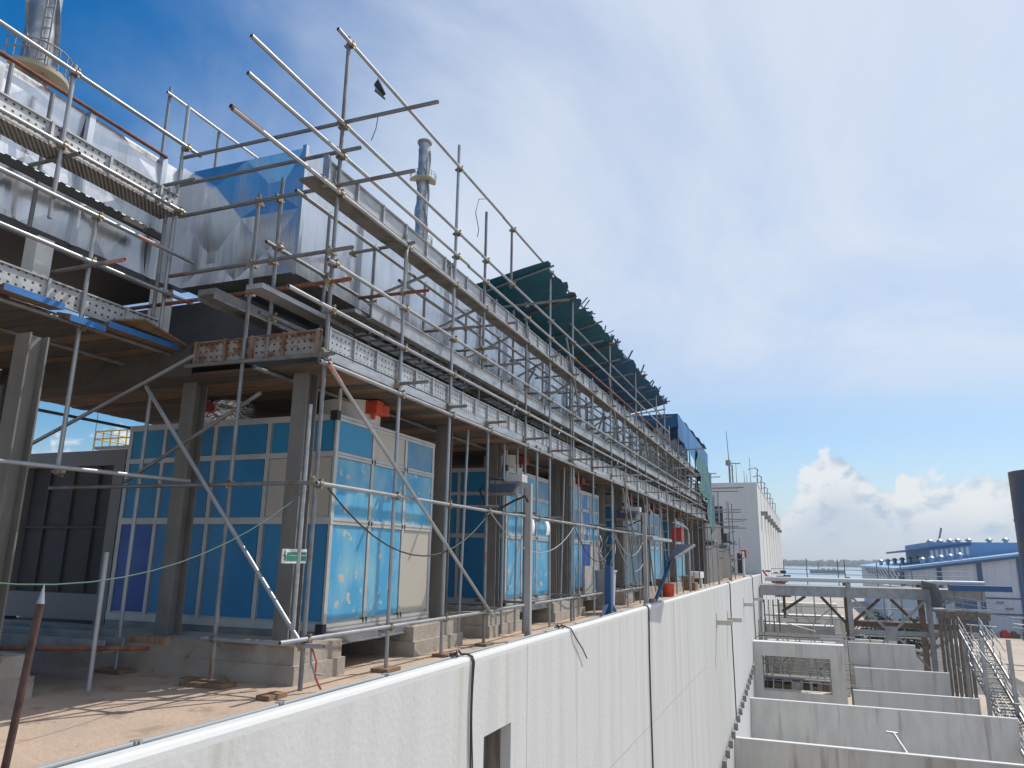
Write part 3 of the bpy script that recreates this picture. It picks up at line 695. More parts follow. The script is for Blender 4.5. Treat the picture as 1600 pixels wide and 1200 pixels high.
tag(MB().add([(-7.2,5.85,2.56),(-6.95,6.1,2.62),(-6.98,6.8,2.5),(-7.22,6.8,2.5),(-7.2,5.85,2.545),(-6.95,6.1,2.6),(-6.98,6.8,2.48),(-7.22,6.8,2.48)], [(0,1,2,3),(7,6,5,4),(0,4,5,1),(1,5,6,2),(2,6,7,3),(3,7,4,0)]).build('plywood_board', PLYC), 'bare brown plywood offcut curling over the blue board by the inner corner', 'board')

# ground level odds and ends near the scaffold
for (x,y,dx,dy), lb in (((-6.05,6.72,.28,.12),'timber sole board under the pole left of the corner'),((-4.92,8.5,.12,.16),'dark sole board under the second front pole'),((-4.92,10.1,.1,.16),'dark sole board under the third front pole'),((-7.65,6.95,.2,.12),'dark sole board under the shaded inner pole'),((-4.9,11.55,.1,.16),'dark sole board under the fourth front pole'),((-5.0,6.45,.08,.14),'dark block lying beside the corner pole')):
    mb = MB().box((x-dx,y-dy,-1.397),(x+dx,y+dy,-1.355))
    if dx > .2: mb.box((x-dx-.1,y-.02,-1.352),(x+dx-.08,y+dy*.9,-1.335))
    tag(mb.build('sole_board', WOOD), lb, 'sole board', 'sole boards under the scaffold poles')
for x0,x1,y0,y1,z,lb in ((-10.5,-6.75,5.95,6.2,-1.02,'grey steel channel lying across the shaded floor by the plinth'),(-10.5,-7.2,6.25,6.5,-.98,'second grey steel channel behind the first on the shaded floor')):
    tag(MB().box((x0,y0,z),(x1,y1,z+.01)).box((x0,y0,z+.01),(x1,y0+.015,z+.12)).box((x0,y1-.015,z+.01),(x1,y1,z+.12)).build('steel_channel', GSTEELD), lb, 'channel')
tag(MB().box((-6.9,6.4,-.97),(-6.4,6.48,-.9)).build('timber_offcut', WOOD), 'short brown timber offcut on the end of the steel channels', 'timber')
tag(MB().tube((-9.5,4.9,-1.02),(-6.3,6.1,-.97),.022).build('loose_tube', RUST), 'thin rusty tube lying in front of the shaded plinth', 'tube')
tag(MB().box((-6.15,7.0,-1.0),(-5.75,7.1,-.97)).build('plank_offcut', PLYC), 'tan plank offcut on the plinth edge', 'plank')
sp = thing('pointed_bar', (-4.45,3.42,-1.4), 'rusty pointed steel bar standing upright in the lower left foreground', 'bar')
MB().tube((-4.47,3.36,-1.4),(-4.45,3.42,-.33),.0225,14,0,False).build('shaft', mat('dark_rusty_bar', (.10,.055,.045), .7, .3, (.06,.035,.03), 12.), sp)
MB().tube((-4.45,3.42,-.33),(-4.449,3.424,-.21),.0225,14,0,False,.002).build('tip', GALV, sp)

# ropes and cables
cable('rope', sag((-5.0,2.8,-.1),(-5.0,6.76,.68),.45), .005, GREENC, 'thin greenish rope sagging across the shaded left bay', 'rope')
cable('cable', sag((-4.83,6.9,.7),(-4.83,11.5,.72),.72), .010, CABLE, 'black cable sagging before the near blue unit', 'cable')
cable('cable', sag((-4.83,11.5,.72),(-4.83,16.45,.68),.62), .010, GCABLE, 'grey cable sagging from pole to pole before the second blue unit', 'cable')
cable('cable', sag((-4.83,16.45,.68),(-4.83,20.6,.66),.75), .011, CABLE, 'black cable sagging before the third blue unit', 'cable')
cable('cable', sag((-4.85,20.5,.66),(-4.85,24.5,.6),.55), .014, GCABLE, 'grey cable looped between the far blue units', 'cable')
cable('cable', sag((-4.87,20.5,.66),(-4.87,25.4,.3),.85), .014, GCABLE, 'longer grey cable looped under the other one between the far blue units', 'cable')
cable('cable', [(-4.6,y,-1.385+.01*sin(y*3)) for y in [8.2+.5*i for i in range(22)]], .012, CABLE, 'black cable lying along the floor behind the wall', 'cable')
cable('cable', [(-4.5+.03*sin(y*2),y,-1.36) for y in [10.9+.3*i for i in range(10)]], .012, GREENC, 'green cable lying on the floor by the wall top', 'cable')
cable('tape', [(-4.84,6.83,-.95),(-4.82,6.9,-1.1),(-4.84,6.92,-1.25),(-4.80,6.98,-1.38)], .012, mat('red_tape', (.5,.13,.12), .7), 'strip of red tape tied to the foot of the corner pole', 'tape')
cable('cable', [(-4.86,6.84,-.9),(-4.85,6.84,-1.1),(-4.83,6.9,-1.22),(-4.80,7.0,-1.24)], .011, GCABLE, 'grey cable end dangling beside the red tape', 'cable')
tag(MB().grid(lambda u,v: (-4.86+.02*sin(v*9), 7.38+.2*u-(.06*v*(1-u)), 6.17-.26*v*(1-.6*u)-.12*u), 8, 8, 0, .004).build('cloth_scrap', mat('dark_cloth', (.012,.018,.035), .9, 0, (.02,.045,.04), 12., (1,1,1), .5, .6)), 'dark cloth scrap hanging from the top rail beside the corner pole', 'cloth')
cable('string', [(-4.85,7.45,5.62),(-4.84,7.4,5.4),(-4.85,7.33,5.2)], .006, CABLE, 'short dark string dangling below the dark cloth scrap', 'string')
cable('wire', [(-4.84,11.0,6.15),(-4.83,10.7,6.0),(-4.84,10.6,5.7),(-4.84,10.75,5.45),(-4.84,10.7,5.3)], .007, CABLE, 'thin wire curling down from the top rail right of the tall pole', 'wire')
cable('cloth_tie', [(-4.84,8.42,4.2),(-4.8,8.3,4.05),(-4.82,8.36,3.9),(-4.86,8.44,3.8)], .012, mat('pale_rag', (.6,.6,.6), .8), 'pale rag tied round the short second pole', 'rag')
s = thing('safety_sign', (-5.2,7.04,-.1), 'small green and white running man safety sign on the near column', 'sign')
MB().box((-5.32,6.83,-.11),(-5.31,7.26,.045)).build('plate', PAPER, s)
mb = MB().box((-5.309,6.95,-.085),(-5.306,7.25,-.03)).box((-5.309,6.95,-.02),(-5.306,7.25,.012))
mb.build('green_panel', SIGNG, s)
mb = MB().box((-5.309,6.86,-.08),(-5.305,6.872,.0)).box((-5.309,6.845,-.03),(-5.305,6.89,-.02)).box((-5.309,6.862,.0),(-5.305,6.878,.018)).box((-5.309,6.885,-.085),(-5.305,6.895,-.03)).box((-5.309,6.91,-.085),(-5.305,6.94,.01))
mb.build('pictogram', SIGNG, s)
s.location.x += 0
for y, lb in ((13.38,'white paper sheet hung on the rail beside the floodlight post'),(14.3,'white paper sheet hung on the rail right of the floodlight post')):
    tag(MB().grid(lambda u,v,y=y: (-4.80+.03*sin(v*3), y+u*.2, .70-v*.27), 4, 6, 0, .004).build('paper_sheet', PAPER), lb, 'paper')

# floodlights on posts
def floodlight(y, x, zt, label, sc_=1.0):
    t = thing('floodlight', (x,y,-1.4), label, 'floodlight', 'floodlights on posts along the wall')
    MB().box((x-.05*sc_,y-.05*sc_,-1.4),(x+.05*sc_,y+.05*sc_,zt)).box((x-.11,y-.11,-1.4),(x+.11,y+.11,-1.38)).build('post', WSTEEL, t)
    MB().box((x-.45*sc_,y-.05*sc_,zt),(x+.05*sc_,y+.05*sc_,zt+.08)).build('arm', WSTEEL, t)
    c = V((x-.45*sc_,y-.1,zt+.05)); e = V((.30,.0,0))*sc_; d = V((0,-.13,-.2))*sc_
    mb = MB()
    n = V((0,-.06,.04))*sc_
    vs = [c-e+V((0,.1,.05)), c+e+V((0,.1,.05)), c+e+d, c-e+d]
    mb.add([v for v in vs]+[v+n for v in vs], [(0,1,2,3),(7,6,5,4),(0,4,5,1),(1,5,6,2),(2,6,7,3),(3,7,4,0)])
    lh = mb.build('lamp_head', GSTEELD, t)
    q = [c-e*.85+d*.12+n*1.06, c+e*.85+d*.12+n*1.06, c+e*.85+d*.9+n*1.06, c-e*.85+d*.9+n*1.06]
    MB().add(q+[v+n*.05 for v in q], [(0,1,2,3),(7,6,5,4),(0,4,5,1),(1,5,6,2),(2,6,7,3),(3,7,4,0)]).build('lens', GLASSD, lh)
    MB().box((c.x+.02,c.y+.02,c.z+.06),(c.x+.34*sc_,c.y+.3,c.z+.2)).build('ballast_box', GREYB, t)
    MB().path([c+V((.0,-.0,.1)), c+V((-.25,-.1,.12)), c+V((-.42,-.12,-.1)), c+V((-.3,-.1,-.36)), c+V((-.05,-.05,-.42)), c+V((.2,0,-.28)), c+V((.4,.02,-.2)), c+V((.45,.05,-.3))], .02).build('cable', CABLE, t)
floodlight(12.55, -4.52, 1.2, 'wide floodlight with looping black cable on a post before the second blue unit')
floodlight(23.0, -4.52, 1.3, 'smaller looking floodlight on a post before the fourth blue unit', 1.1)
floodlight(46., -4.75, .95, 'far floodlight on a thin post left of the outdoor condenser', 1.0)
floodlight(54., -4.75, .9, 'farthest floodlight on a thin post above the outdoor condenser', 1.0)
# solar street lamp tilted
t = thing('solar_lamp', (-4.55,23.9,-1.4), 'dark tilted solar panel on a leaning post by the wall', 'solar lamp')
MB().tube((-4.5,24.1,-1.4),(-4.0,25.0,.12),.06,12,0,False).build('post', BLUEPAINT, t)
pc = [V((-4.3,25.3,-.17)),V((-3.55,22.66,0.)),V((-3.3,25.1,.43)),V((-4.1,26.56,.47))]
nn = V((-.03,-.03,.06))*.7
MB().add(pc+[v+nn for v in pc], [(0,1,2,3),(7,6,5,4),(0,4,5,1),(1,5,6,2),(2,6,7,3),(3,7,4,0)]).build('panel', SOLAR, t)
MB().bar(pc[1]+nn*.5, pc[2]+nn*.5, .05, .07).build('panel_rim', GSTEELD, t)
MB().box((-4.72,23.6,-1.4),(-4.4,23.95,-1.2)).build('base_block', GSTEELD, t)
# solar panel corners above are shaped to cast the square shadow on the wall
# red boxes on goosenecks
def redbox(x, y, z, label, s=1.0):
    t = thing('alarm_post', (x,y,-1.4), label, 'alarm post', 'red boxes on gooseneck posts')
    MB().path([(x,y,-1.4),(x,y,z-.1),(x-.02,y-.05*s,z+.1),(x-.12,y-.25*s,z+.22*s),(x-.5*s,y-1.1*s,z+.38*s)], .04, 8).build('gooseneck', GSTEEL, t)
    MB().box((x-.58*s,y-1.0*s,z-.42*s),(x-.16*s,y-.55*s,z+.12*s)).box((x-.6*s,y-1.02*s,z+.12*s),(x-.14*s,y-.53*s,z+.16*s)).build('box', REDB, t)
redbox(-4.62, 33.2, 1.15, 'bright red box hanging from a curved gooseneck post above the solar panel', 1.0)
redbox(-4.62, 71., .7, 'small red box on a gooseneck post against the grey tower wall', 1.1)
# blue pedestal with bin
t = thing('pedestal', (-4.75,19.3,-1.4), 'dark blue steel pedestal with splayed feet by the wall', 'pedestal')
MB().box((-4.83,19.18,-1.4),(-4.67,19.42,-.2)).build('post', BLUEPAINT, t)
for a in (-1,1): MB().bar((-4.75,19.3+a*.1,-1.1),(-4.75,19.3+a*.75,-1.39),.06,.06).build('foot', BLUEPAINT, t)
t = thing('cable_drum', (-4.62,19.5,-1.1), 'grey plastic tub full of tangled cables behind the blue pedestal', 'tub')
MB().tube((-4.95,19.75,-1.2),(-4.95,19.75,-.35),.23,18,0,False,.28).build('tub', GREYB, t)
MB().tube((-4.95,19.75,-.35),(-4.95,19.75,-.31),.31,18,0,False).build('rim', GREYB, t)
for k in range(9):
    a = [(-4.95+random.uniform(-.2,.2),19.75+random.uniform(-.25,.25),-.33)]
    for i in range(5): a.append((a[0][0]+random.uniform(-.1,.1), a[0][1]+random.uniform(-.25,.25)-.05*i, -.3+.22*i))
    MB().path(a, .014, 6).build('cable_end', random.choice((CABLE,GCABLE,GREYB)), t)
tag(MB().box((-5.17,18.4,-.86),(-5.13,19.25,-.2)).build('notice_board', [mat('grey_board', (.40,.39,.37), .7, 0, (.33,.32,.30), 4.)]), 'plain grey framed board leaning behind the blue pedestal', 'board')
# far clutter on the roof behind the solar lamp
for i in range(5):
    x = -5.4+random.uniform(-.3,.3); y = 30+i*2.2
    tag(MB().box((x-.35,y-.5,-1.4),(x+.35,y+.5,-1.05)).box((x-.28,y-.35,-1.05),(x+.2,y+.4,-.75)).build('material_stack', [(PLYC,WOOD,PLYC,WOOD,PLYC)[i]]), ['low timber stack on the roof just past the solar lamp','timber pallet stack second past the solar lamp','tan board stack third past the solar lamp','timber stack fourth past the solar lamp','tan board stack farthest along the roof edge'][i], 'material stack', 'stacks of material on the roof')
tag(MB().tube((-4.95,29.6,-1.4),(-4.95,29.6,-.9),.2,14,0,False,.23).build('bucket', REDP), 'orange red bucket on the roof floor past the solar lamp', 'bucket')
tag(MB().box((-5.5,38.6,-.9),(-4.9,40.2,-.6)).box((-5.45,38.8,-1.4),(-5.3,39.,-.9)).box((-5.1,39.8,-1.4),(-4.95,40.,-.9)).build('white_table', WHITEP), 'white covered low table among the far clutter by the wall', 'table')
# horizontal loose tubes on the far ledgers
tag(MB().box((-5.5,24.8,.62),(-4.6,28.6,.72)).build('tube_bundle', GSTEEL), 'pale bundle of steel boards resting on the far mid ledger', 'bundle')

# ---------------------------------------------------------------- tarpaulins
def canopy(y0, y1, m, label, seed):
    def fn(u, v):
        y = y0+(y1-y0)*u; x = -4.9-3.1*v
        x += (.10*abs(sin(y*6.3))+.12*abs(sin(y*2.7+1)))*(1-v)**6; z = 6.14-.8*v +(.10*abs(sin(y*4.1+seed))+.06*sin(y*11))*(1-v)**8 - .10*abs(sin((y-y0)*pi/2.1+seed))*(1-.3*v) + .03*sin(y*5+v*9) + (.15*(1-u)**8)*sin(v*pi)
        return (x, y, z)
    return tag(MB().grid(fn, 60, 14, 0, .006).build('tarpaulin', m), label, 'tarpaulin', 'tarpaulin canopies over the long duct')
canopy(14.1, 21.6, TEAL, 'dark teal tarpaulin canopy slung under the top rail', .3)
canopy(21.65, 29.5, BLUET, 'dark blue tarpaulin canopy continuing beyond the teal one', 1.1)
for i, y in enumerate((14.3,16.3,18.4,20.4,22.5,24.6,26.8,29.2)):
    T(sc, 'rafter', (-8.2,y,5.24), (-4.55-.2*random.random(),y,6.14), RUST if i % 2 else GALVD)
mb = MB()
for k in range(26):
    y = random.uniform(17,28); p = V((-4.85,y,6.2)); mb.bar(p, p+V((random.uniform(-.1,.25),random.uniform(-.25,.25),random.uniform(-.15,.3))), .05, .015)
struct(mb.build('tarp_tatters', TEAL, sc), 'stuff')
tag(MB().grid(lambda u,v: (-4.82+.05*sin(u*40+v*3)*v, 32.5+11*u, 6.25-.35*u-(.75+.9*u+.25*abs(sin(u*17)))*v), 60, 8, 0, .006).build('tarpaulin', BLUEB), 'bright blue tarpaulin sheet hanging down the far end of the scaffold', 'tarpaulin')
tag(MB().grid(lambda u,v: (-4.84-3.*u, 32.5+11*v, 6.25-.1*sin(u*pi)+.05*sin(v*30)), 10, 30, 0, .006).build('tarpaulin', BLUET), 'blue tarpaulin roof joined to the bright hanging sheet at the far end', 'tarpaulin')
tag(MB().grid(lambda u,v: (-8+3.2*u, 32.45+.04*sin(u*14), 6.24-(.5+.12*sin(u*9))*v), 20, 6, 0, .006).build('tarpaulin', BLUET), 'blue tarpaulin flap across the near end of the far canopy', 'tarpaulin')
tag(MB().grid(lambda u,v: (-4.76+.07*sin(u*30+v*4), 38.0+6.5*u, 5.6-.9*u-(2.2+.9*sin(u*6)**2)*v*(.4+.9*u)), 40, 10, 0, .006).build('tarpaulin', GRNT), 'faded green tarpaulin hanging in folds below the bright blue sheet', 'tarpaulin')
for y in (33.2,35.,37.,39.,41.): tag(MB().grid(lambda u,v,y=y: (-5.6-.5*u, y+.5*u+.05*sin(v*4), 5.8-1.6*v+.05*sin(u*9)), 6, 8, 0, .006).build('tarpaulin', WHITEP), 'white sheet strip hanging in the shade under the far blue canopy', 'sheet', 'white strips under the far canopy')

# ---------------------------------------------------------------- far end equipment and scaffolds in front of the tower
t = thing('roof_plant', (-7.2, 49, -1.4), 'grey boxy plant room with dark red beam at the far end of the scaffold', 'plant room')
GREYW = mat('plant_cladding', (.19,.18,.17), .7, .1, (.14,.13,.125), 1.5)
MB().box((-9.5,47,-1.4),(-5.5,56,2.4)).build('body', GREYW, t)
MB().box((-9,46.6,2.55),(-5.3,46.9,3.05)).build('beam', mat('oxide_red', (.16,.06,.05), .8), t)
MB().box((-8.2,47.2,3.05),(-5.6,50,4.2)).build('upper_duct', ALU_SHELL, t)
for x in (-8.6,-7.6,-6.4,-5.6): MB().tube((x,46.8,-1.4),(x,46.8,2.6),.12,10,0,False).build('leg', COLST, t)
mb = MB()
for i in range(3):
    for j in range(2): mb.box((-8.3+i*.62,46.94,.9+j*.65),(-7.8+i*.62,46.99,1.45+j*.65))
mb.build('window', mat('pale_glazing', (.45,.45,.47), .3), t)
s2 = thing('scaffold', (-5.8, 60, -1.4), 'small tube scaffold tower before the grey face of the tower block', 'scaffold')
for x in (-7.0,-6.0,-5.0):
    for y in (57.,60.): MB().tube((x,y,-1.4),(x,y,random.uniform(3.6,6.2)),.04,8).build('standard', GALVD, s2)
for z in (1.2,2.4,3.6,5.2):
    for y in (57.,60.): MB().tube((-8.2,y,z),(-4.2+random.uniform(-.5,.4),y,z),.04,8).build('transom', GALVD, s2)
MB().box((-7.2,56.9,1.25),(-4.9,60.1,1.32)).build('deck', PLYB, s2)
MB().box((-6.3,57.,1.32),(-5.2,59.5,1.9)).build('sheeting', mat('dark_sheet', (.05,.06,.08), .7), s2)
MB().box((-6.4,60.6,1.9),(-5.75,60.7,4.1)).build('mesh_panel', mat('dark_mesh', (.06,.065,.075), .8), s2)
s3 = thing('scaffold', (-6.2, 45, 2), 'dense cluster of scaffold tubes under the far blue canopy', 'scaffold')
for i in range(74):
    y = random.uniform(30,47); x = random.uniform(-6.4,-4.9); z = random.uniform(1.8,4.8)
    k = i % 3
    q = (x,y,z+random.uniform(1,1.8)) if k == 0 else ((x,y+random.uniform(1,3),z) if k == 1 else (x+random.uniform(.6,1.8),y,z))
    MB().tube((x,y,z), q, .026, 8).build(('standard','ledger','transom')[k], GALVD if i % 2 else GALV, s3)
for i in range(34):
    x = random.uniform(-8.2,-4.5); y = random.uniform(52,62); z = random.uniform(-1.2,4.2); k = i % 3
    q = (x,y,z+random.uniform(.9,2)) if k == 0 else ((x,y+random.uniform(1,3),z) if k == 1 else (x+random.uniform(.6,2.2),y,z+random.uniform(-.1,.5)))
    MB().tube((x,y,z), q, .035, 8).build(('standard','ledger','transom')[k], GALVD if i % 3 else GALV, s2)
# condensers
for y, x, lb in ((57.5,-5.75,'white outdoor condenser with round fan grille, seen end on by the far wall'),(69.,-5.6,'white outdoor condenser with dark side grille nearest the tower corner')):
    t = thing('condenser', (x,y,-1.4), lb, 'condenser', 'outdoor condensers by the far wall')
    MB().box((x-1.35,y,-1.3),(x+.65,y+.7,.75)).build('casing', mat('condenser_white', (.62,.60,.55), .5) if y < 60 else bpy.data.materials['condenser_white'], t)
    for z in (-.8,.15):
        gm = MB().tube((x-.6,y-.03,z),(x-.6,y+.01,z),.42,24,0,False).tube((x-.6,y-.05,z),(x-.6,y-.03,z),.1,12,1,False); gm.build('fan_grille', [GSTEELD, GREYB], t)
    MB().box((x-1.35,y,-1.4),(x-1.2,y+.7,-1.3)).box((x+.5,y,-1.4),(x+.65,y+.7,-1.3)).build('foot', GSTEELD, t)
    if y > 60: MB().box((x+.1,y-.02,-1.1),(x+.5,y+.0,.6)).build('side_grille', BLACKP, t)

# ---------------------------------------------------------------- tower block
tw = thing('tower_block', (-9, 110, GZ), 'tall windowless pale tower block with grey shaded end at the end of the wall', 'building')
TWM = mat('tower_paint', (.66,.66,.65), .85, 0, (.58,.58,.57), .5, (1,1,.06), .35, .75)
MB().box((-13,82,GZ),(-4.2,165,7.85)).build('wall', TWM, tw)
MB().box((-13,82,7.85),(-4.15,165,8.0)).build('coping', CAPW, tw)
mb = MB()
for y in (89,97,105,113,121,130,140,152): mb.box((-4.2,y-.12,GZ),(-4.17,y+.12,7.85))
mb.build('joint', bpy.data.materials['joint_sealant'], tw)
for i, y in enumerate((86,94,102,110,119,129,140)):
    MB().path([(-4.3,y,8.0),(-4.3,y,9.3),(-4.2,y,9.75),(-4.5,y-.6,9.95),(-5.1,y-1.2,9.7)], .07, 6).build('rooftop_lamp', GSTEELD, tw)
    MB().box((-4.2,y+1.2,4.9),(-3.5,y+2.6,5.3)).build('wall_lamp', GSTEELD, tw)
t = thing('antenna_mast', (-7.2,86,8), 'thin lattice antenna mast with a side arm on the tower roof', 'mast')
MB().tube((-7.2,86,8),(-7.2,86,10.5),.11,8,0,False).tube((-6.9,86,8),(-6.9,86,10.4),.08,8,0,False).build('base', GSTEELD, t)
MB().tube((-7.2,86,10.4),(-7.35,86,14.2),.05,8,0,False,.03).build('pole', GSTEELD, t)
MB().bar((-7.6,86,10.6),(-6.0,86,10.5),.1,.1).tube((-7.3,86,10.3),(-7.3,86,10.9),.28,10,0,False).build('arm', GSTEELD, t)
for x, y, h, lb in ((-4.9,84,2.9,'thin rod on the tower roof nearest its corner'),(-5.6,85,1.6,'short thin rod on the tower roof, third from its corner'),(-5.3,84.5,1.1,'shortest thin rod on the tower roof, second from its corner'),(-6.3,83.5,2.2,'thin rod on the tower roof beside the antenna mast')):
    tag(MB().tube((x,y,8),(x,y,8+h),.04,6,0,False,.025).build('lightning_rod', GSTEELD), lb, 'rod', 'rods on the tower roof')

# ---------------------------------------------------------------- stacks behind
def stack(c, r, ztop, plats, label, strake):
    t = thing('stack', (c[0],c[1],GZ), label, 'stack', 'silver stacks behind the ducts')
    MB().tube((c[0],c[1],GZ),(c[0],c[1],ztop),r,28,0,False).build('shell', STACK, t)
    MB().tube((c[0],c[1],ztop),(c[0],c[1],ztop+.35),r*1.3,28,0,False).build('rim', GSTEELD, t)
    if strake:
        for ph in range(3):
            mb = MB(); pts = []; z = ztop-1.5; n = 90
            vs = []
            for i in range(n):
                a = ph*2*pi/3 + i*.105; zz = z - i*.33
                vs += [(c[0]+r*.98*cos(a),c[1]+r*.98*sin(a),zz),(c[0]+r*1.28*cos(a),c[1]+r*1.28*sin(a),zz),(c[0]+r*.98*cos(a),c[1]+r*.98*sin(a),zz-.08),(c[0]+r*1.28*cos(a),c[1]+r*1.28*sin(a),zz-.08)]
            fs = []
            for i in range(n-1):
                o = i*4; fs += [(o,o+1,o+5,o+4),(o+2,o+6,o+7,o+3),(o+1,o+3,o+7,o+5)]
            mb.add(vs, fs); mb.build('strake', STACK, t)
    for z, R, a0, a1 in plats:
        vs = []; fs = []; n = 24
        for i in range(n+1):
            a = a0+(a1-a0)*i/n
            for rr, zz in ((r,z),(R,z),(R,z-.25),(r,z-.25)): vs.append((c[0]+rr*cos(a),c[1]+rr*sin(a),zz))
        for i in range(n):
            o = i*4
            for k in range(4): fs.append((o+k,o+(k+1)%4,o+4+(k+1)%4,o+4+k))
        pf = MB().add(vs, fs).build('platform', mat('stack_platform', (.33,.30,.22), .6, .1) if 'stack_platform' not in bpy.data.materials else bpy.data.materials['stack_platform'], t)
        rl = MB()
        for h in (.6,1.15): rl.path([(c[0]+R*cos(a0+(a1-a0)*i/n),c[1]+R*sin(a0+(a1-a0)*i/n),z+h) for i in range(n+1)], .045, 6)
        for i in range(0, n+1, 3):
            a = a0+(a1-a0)*i/n; rl.tube((c[0]+R*cos(a),c[1]+R*sin(a),z),(c[0]+R*cos(a),c[1]+R*sin(a),z+1.15),.04,6,0,False)
        rl.build('railing', YEL if R > 3 else GSTEELD, pf)
    la = MB(); a = -.5
    bx, by = c[0]+(r+.2)*cos(a), c[1]+(r+.2)*sin(a)
    la.tube((bx,by,10),(bx,by,ztop-3),.05,6,0,False).tube((bx+.3,by+.2,10),(bx+.3,by+.2,ztop-3),.05,6,0,False)
    for i in range(int((ztop-13)/.6)): la.bar((bx,by,10+i*.6),(bx+.3,by+.2,10+i*.6),.04,.04)
    la.build('ladder', GSTEELD, t)
stack((-56.3,101.4), .95, 69.0, [(62.,2.2,-2.6,.9),(50.3,2.0,-1.2,1.0)], 'slim silver stack with ringed platforms rising beyond the scaffold', True)
stack((-34.8,21.9), .70, 36., [(23.3,1.6,-1.5,1.0)], 'wide silver stack with a curved platform at the top left corner', True)

# yellow railed platform far left
t = thing('steel_platform', (-45.5,38.8,GZ), 'far grey steel platform with yellow railings seen under the left deck', 'platform')
c = V((-44.6,39.9,7.2))
MB().box((-47,38.4,7.0),(-41,42,7.2)).build('deck', GSTEELD, t)
mb = MB()
for z in (7.75,8.3): mb.tube((-47,38.4,z),(-41,38.4,z),.05,6,0,False).tube((-47,38.4,z),(-47,42,z),.05,6,0,False)
for i in range(9): mb.tube((-47+.75*i,38.4,7.2),(-47+.75*i,38.4,8.3),.05,6,0,False)
mb.build('railing', YEL, t)
mb = MB()
for x in (-45.3,-43.,-41.5): mb.bar((x,40,GZ),(x,40,7.0),.25,.25)
for x in (-45.3,-43.): mb.bar((x,40,5.2),(x-1.3,40,7.0),.15,.15).bar((x,40,5.2),(x+1.3,40,7.0),.15,.15).bar((x-.5,40,5.),(x+2.5,40,5.),.15,.15)
mb.build('leg', GSTEELD, t)
for x, y, h, lb in ((-48.5,37,9.3,'thin rod on the far roof left of the yellow platform'),(-46.6,38.,9.6,'thin rod on the far roof beside the yellow platform'),(-52,35.6,7.4,'far rod with a small dark lamp at the left'),):
    tag(MB().tube((x,y,GZ),(x,y,h),.05,6,0,False,.03).tube((x,y,h),(x,y,h+.15),.12,8,0,False).build('lamp_rod', GSTEELD), lb, 'rod')

# ---------------------------------------------------------------- right hand side: cell walls, bridge, stairs
def fin(x0, x1, y, zt, zb, label, th=.3, hole=None, step=None):
    t = thing('cell_wall', ((x0+x1)/2,y,zb), label, 'wall', 'concrete cross walls beside the long wall')
    mb = MB()
    if hole:
        hx0, hx1, hz0, hz1 = hole
        mb.box((x0,y,hz1),(x1,y+th,zt)).box((hx1,y,zb),(x1,y+th,hz1)).box((x0,y,zb),(hx0,y+th,hz1)).box((hx0,y,zb),(hx1,y+th,hz0))
    else: mb.box((x0,y,zb),(x1,y+th,zt))
    mb.build('face', CONC2, t)
    MB().box((x0,y-.02,zt),(x1+.02,y+th+.02,zt+.06)).build('coping', CAPW, t)
    return t
fin(-4.2,11.7,44.67,-9.36,GZ,'pale concrete cross wall at the bottom right edge, nearest of all')
fin(-4.2,11.65,57.4,-9.36,GZ,'long pale concrete cross wall second from the bottom')
fin(-4.2,2.25,63.2,-6.15,GZ,'concrete cross wall with a big square opening and scaffold inside', 1.2, (-3.6,1.25,-9.6,-7.1))
fin(3.0,9.4,66,-7.95,GZ,'low grey concrete cross wall in front of the tan wall and bridge post')
fin(2.6,10.4,61.5,-8.95,GZ,'lowest grey concrete cross wall just behind the long one')
fin(2.8,7.6,68.5,-6.35,GZ,'tan shaded concrete cross wall seen through the bridge truss', .35)
fin(-4.2,2.2,80.5,-6.1,GZ,'white concrete cross wall just below the bridge beam', 1.6, (-2.9,1.5,-9,-7.1))
fin(-3.5,3.6,92.,-5.9,GZ,'farther white concrete cross wall under the bridge', 1.8)
fin(-3.3,3.2,100.,-5.0,GZ,'farthest pale concrete cross wall under the bridge', 1.8)
fin(3.5,9.0,97.,-8.6,GZ,'pale low wall beyond the bridge truss', .4)
struct(MB().box((-4.2,44.98,-13.9),(11.6,57.38,-13.6)).build('cell_floor', CONC2))
# strut lying in the cell
tag(MB().tube((4.1,51,-9.6),(4.8,47.2,-10.6),.09,10,0,False).tube((3.7,51,-9.55),(4.3,51.05,-9.6),.09,10,0,False).build('strut', GSTEEL), 'bent galvanised strut leaning in the nearest open cell', 'strut')
# cable ladder on the wall foot
mb = MB().bar((-4.1,36,-9.25),(-4.1,62,-7.6),.08,.12)
for i in range(16):
    q = V((-4.1,36+i*1.6,-9.2+i*.1)); mb.box((q.x-.02,q.y-.08,q.z-.1),(q.x+.18,q.y+.08,q.z+.25))
tag(mb.build('cable_run', GSTEELD), 'clipped cable run climbing along the foot of the long wall', 'cable run')
br = thing('pipe_bridge', (3.5,75,GZ), 'grey steel truss bridge on posts crossing at the right, with railings', 'bridge')
for x in (-3.4,3.45,9.7): 
    MB().box((x-.2,74.8,GZ),(x+.2,74.82,-1.3)).box((x-.2,75.2,GZ),(x+.2,75.22,-1.3)).box((x-.03,74.82,GZ),(x+.03,75.2,-1.3)).build('post', WSTEEL, br) if x > 0 else None
    if x > 0: MB().box((x-.25,79.8,GZ),(x+.25,80.2,-1.9)).build('post', BROWNST, br)
MB().box((-4.1,74.9,-3.1),(14,75.1,-3.05)).box((-4.1,74.95,-3.05),(14,75.05,-2.25)).box((-4.1,74.9,-2.25),(14,75.1,-2.2)).build('beam', WSTEEL, br)
MB().box((-4.1,79.9,-3.3),(14,80.1,-2.4)).build('beam', BROWNST, br)
MB().box((-4.1,75.1,-2.3),(14,79.9,-2.2)).build('deck', GSTEELD, br)
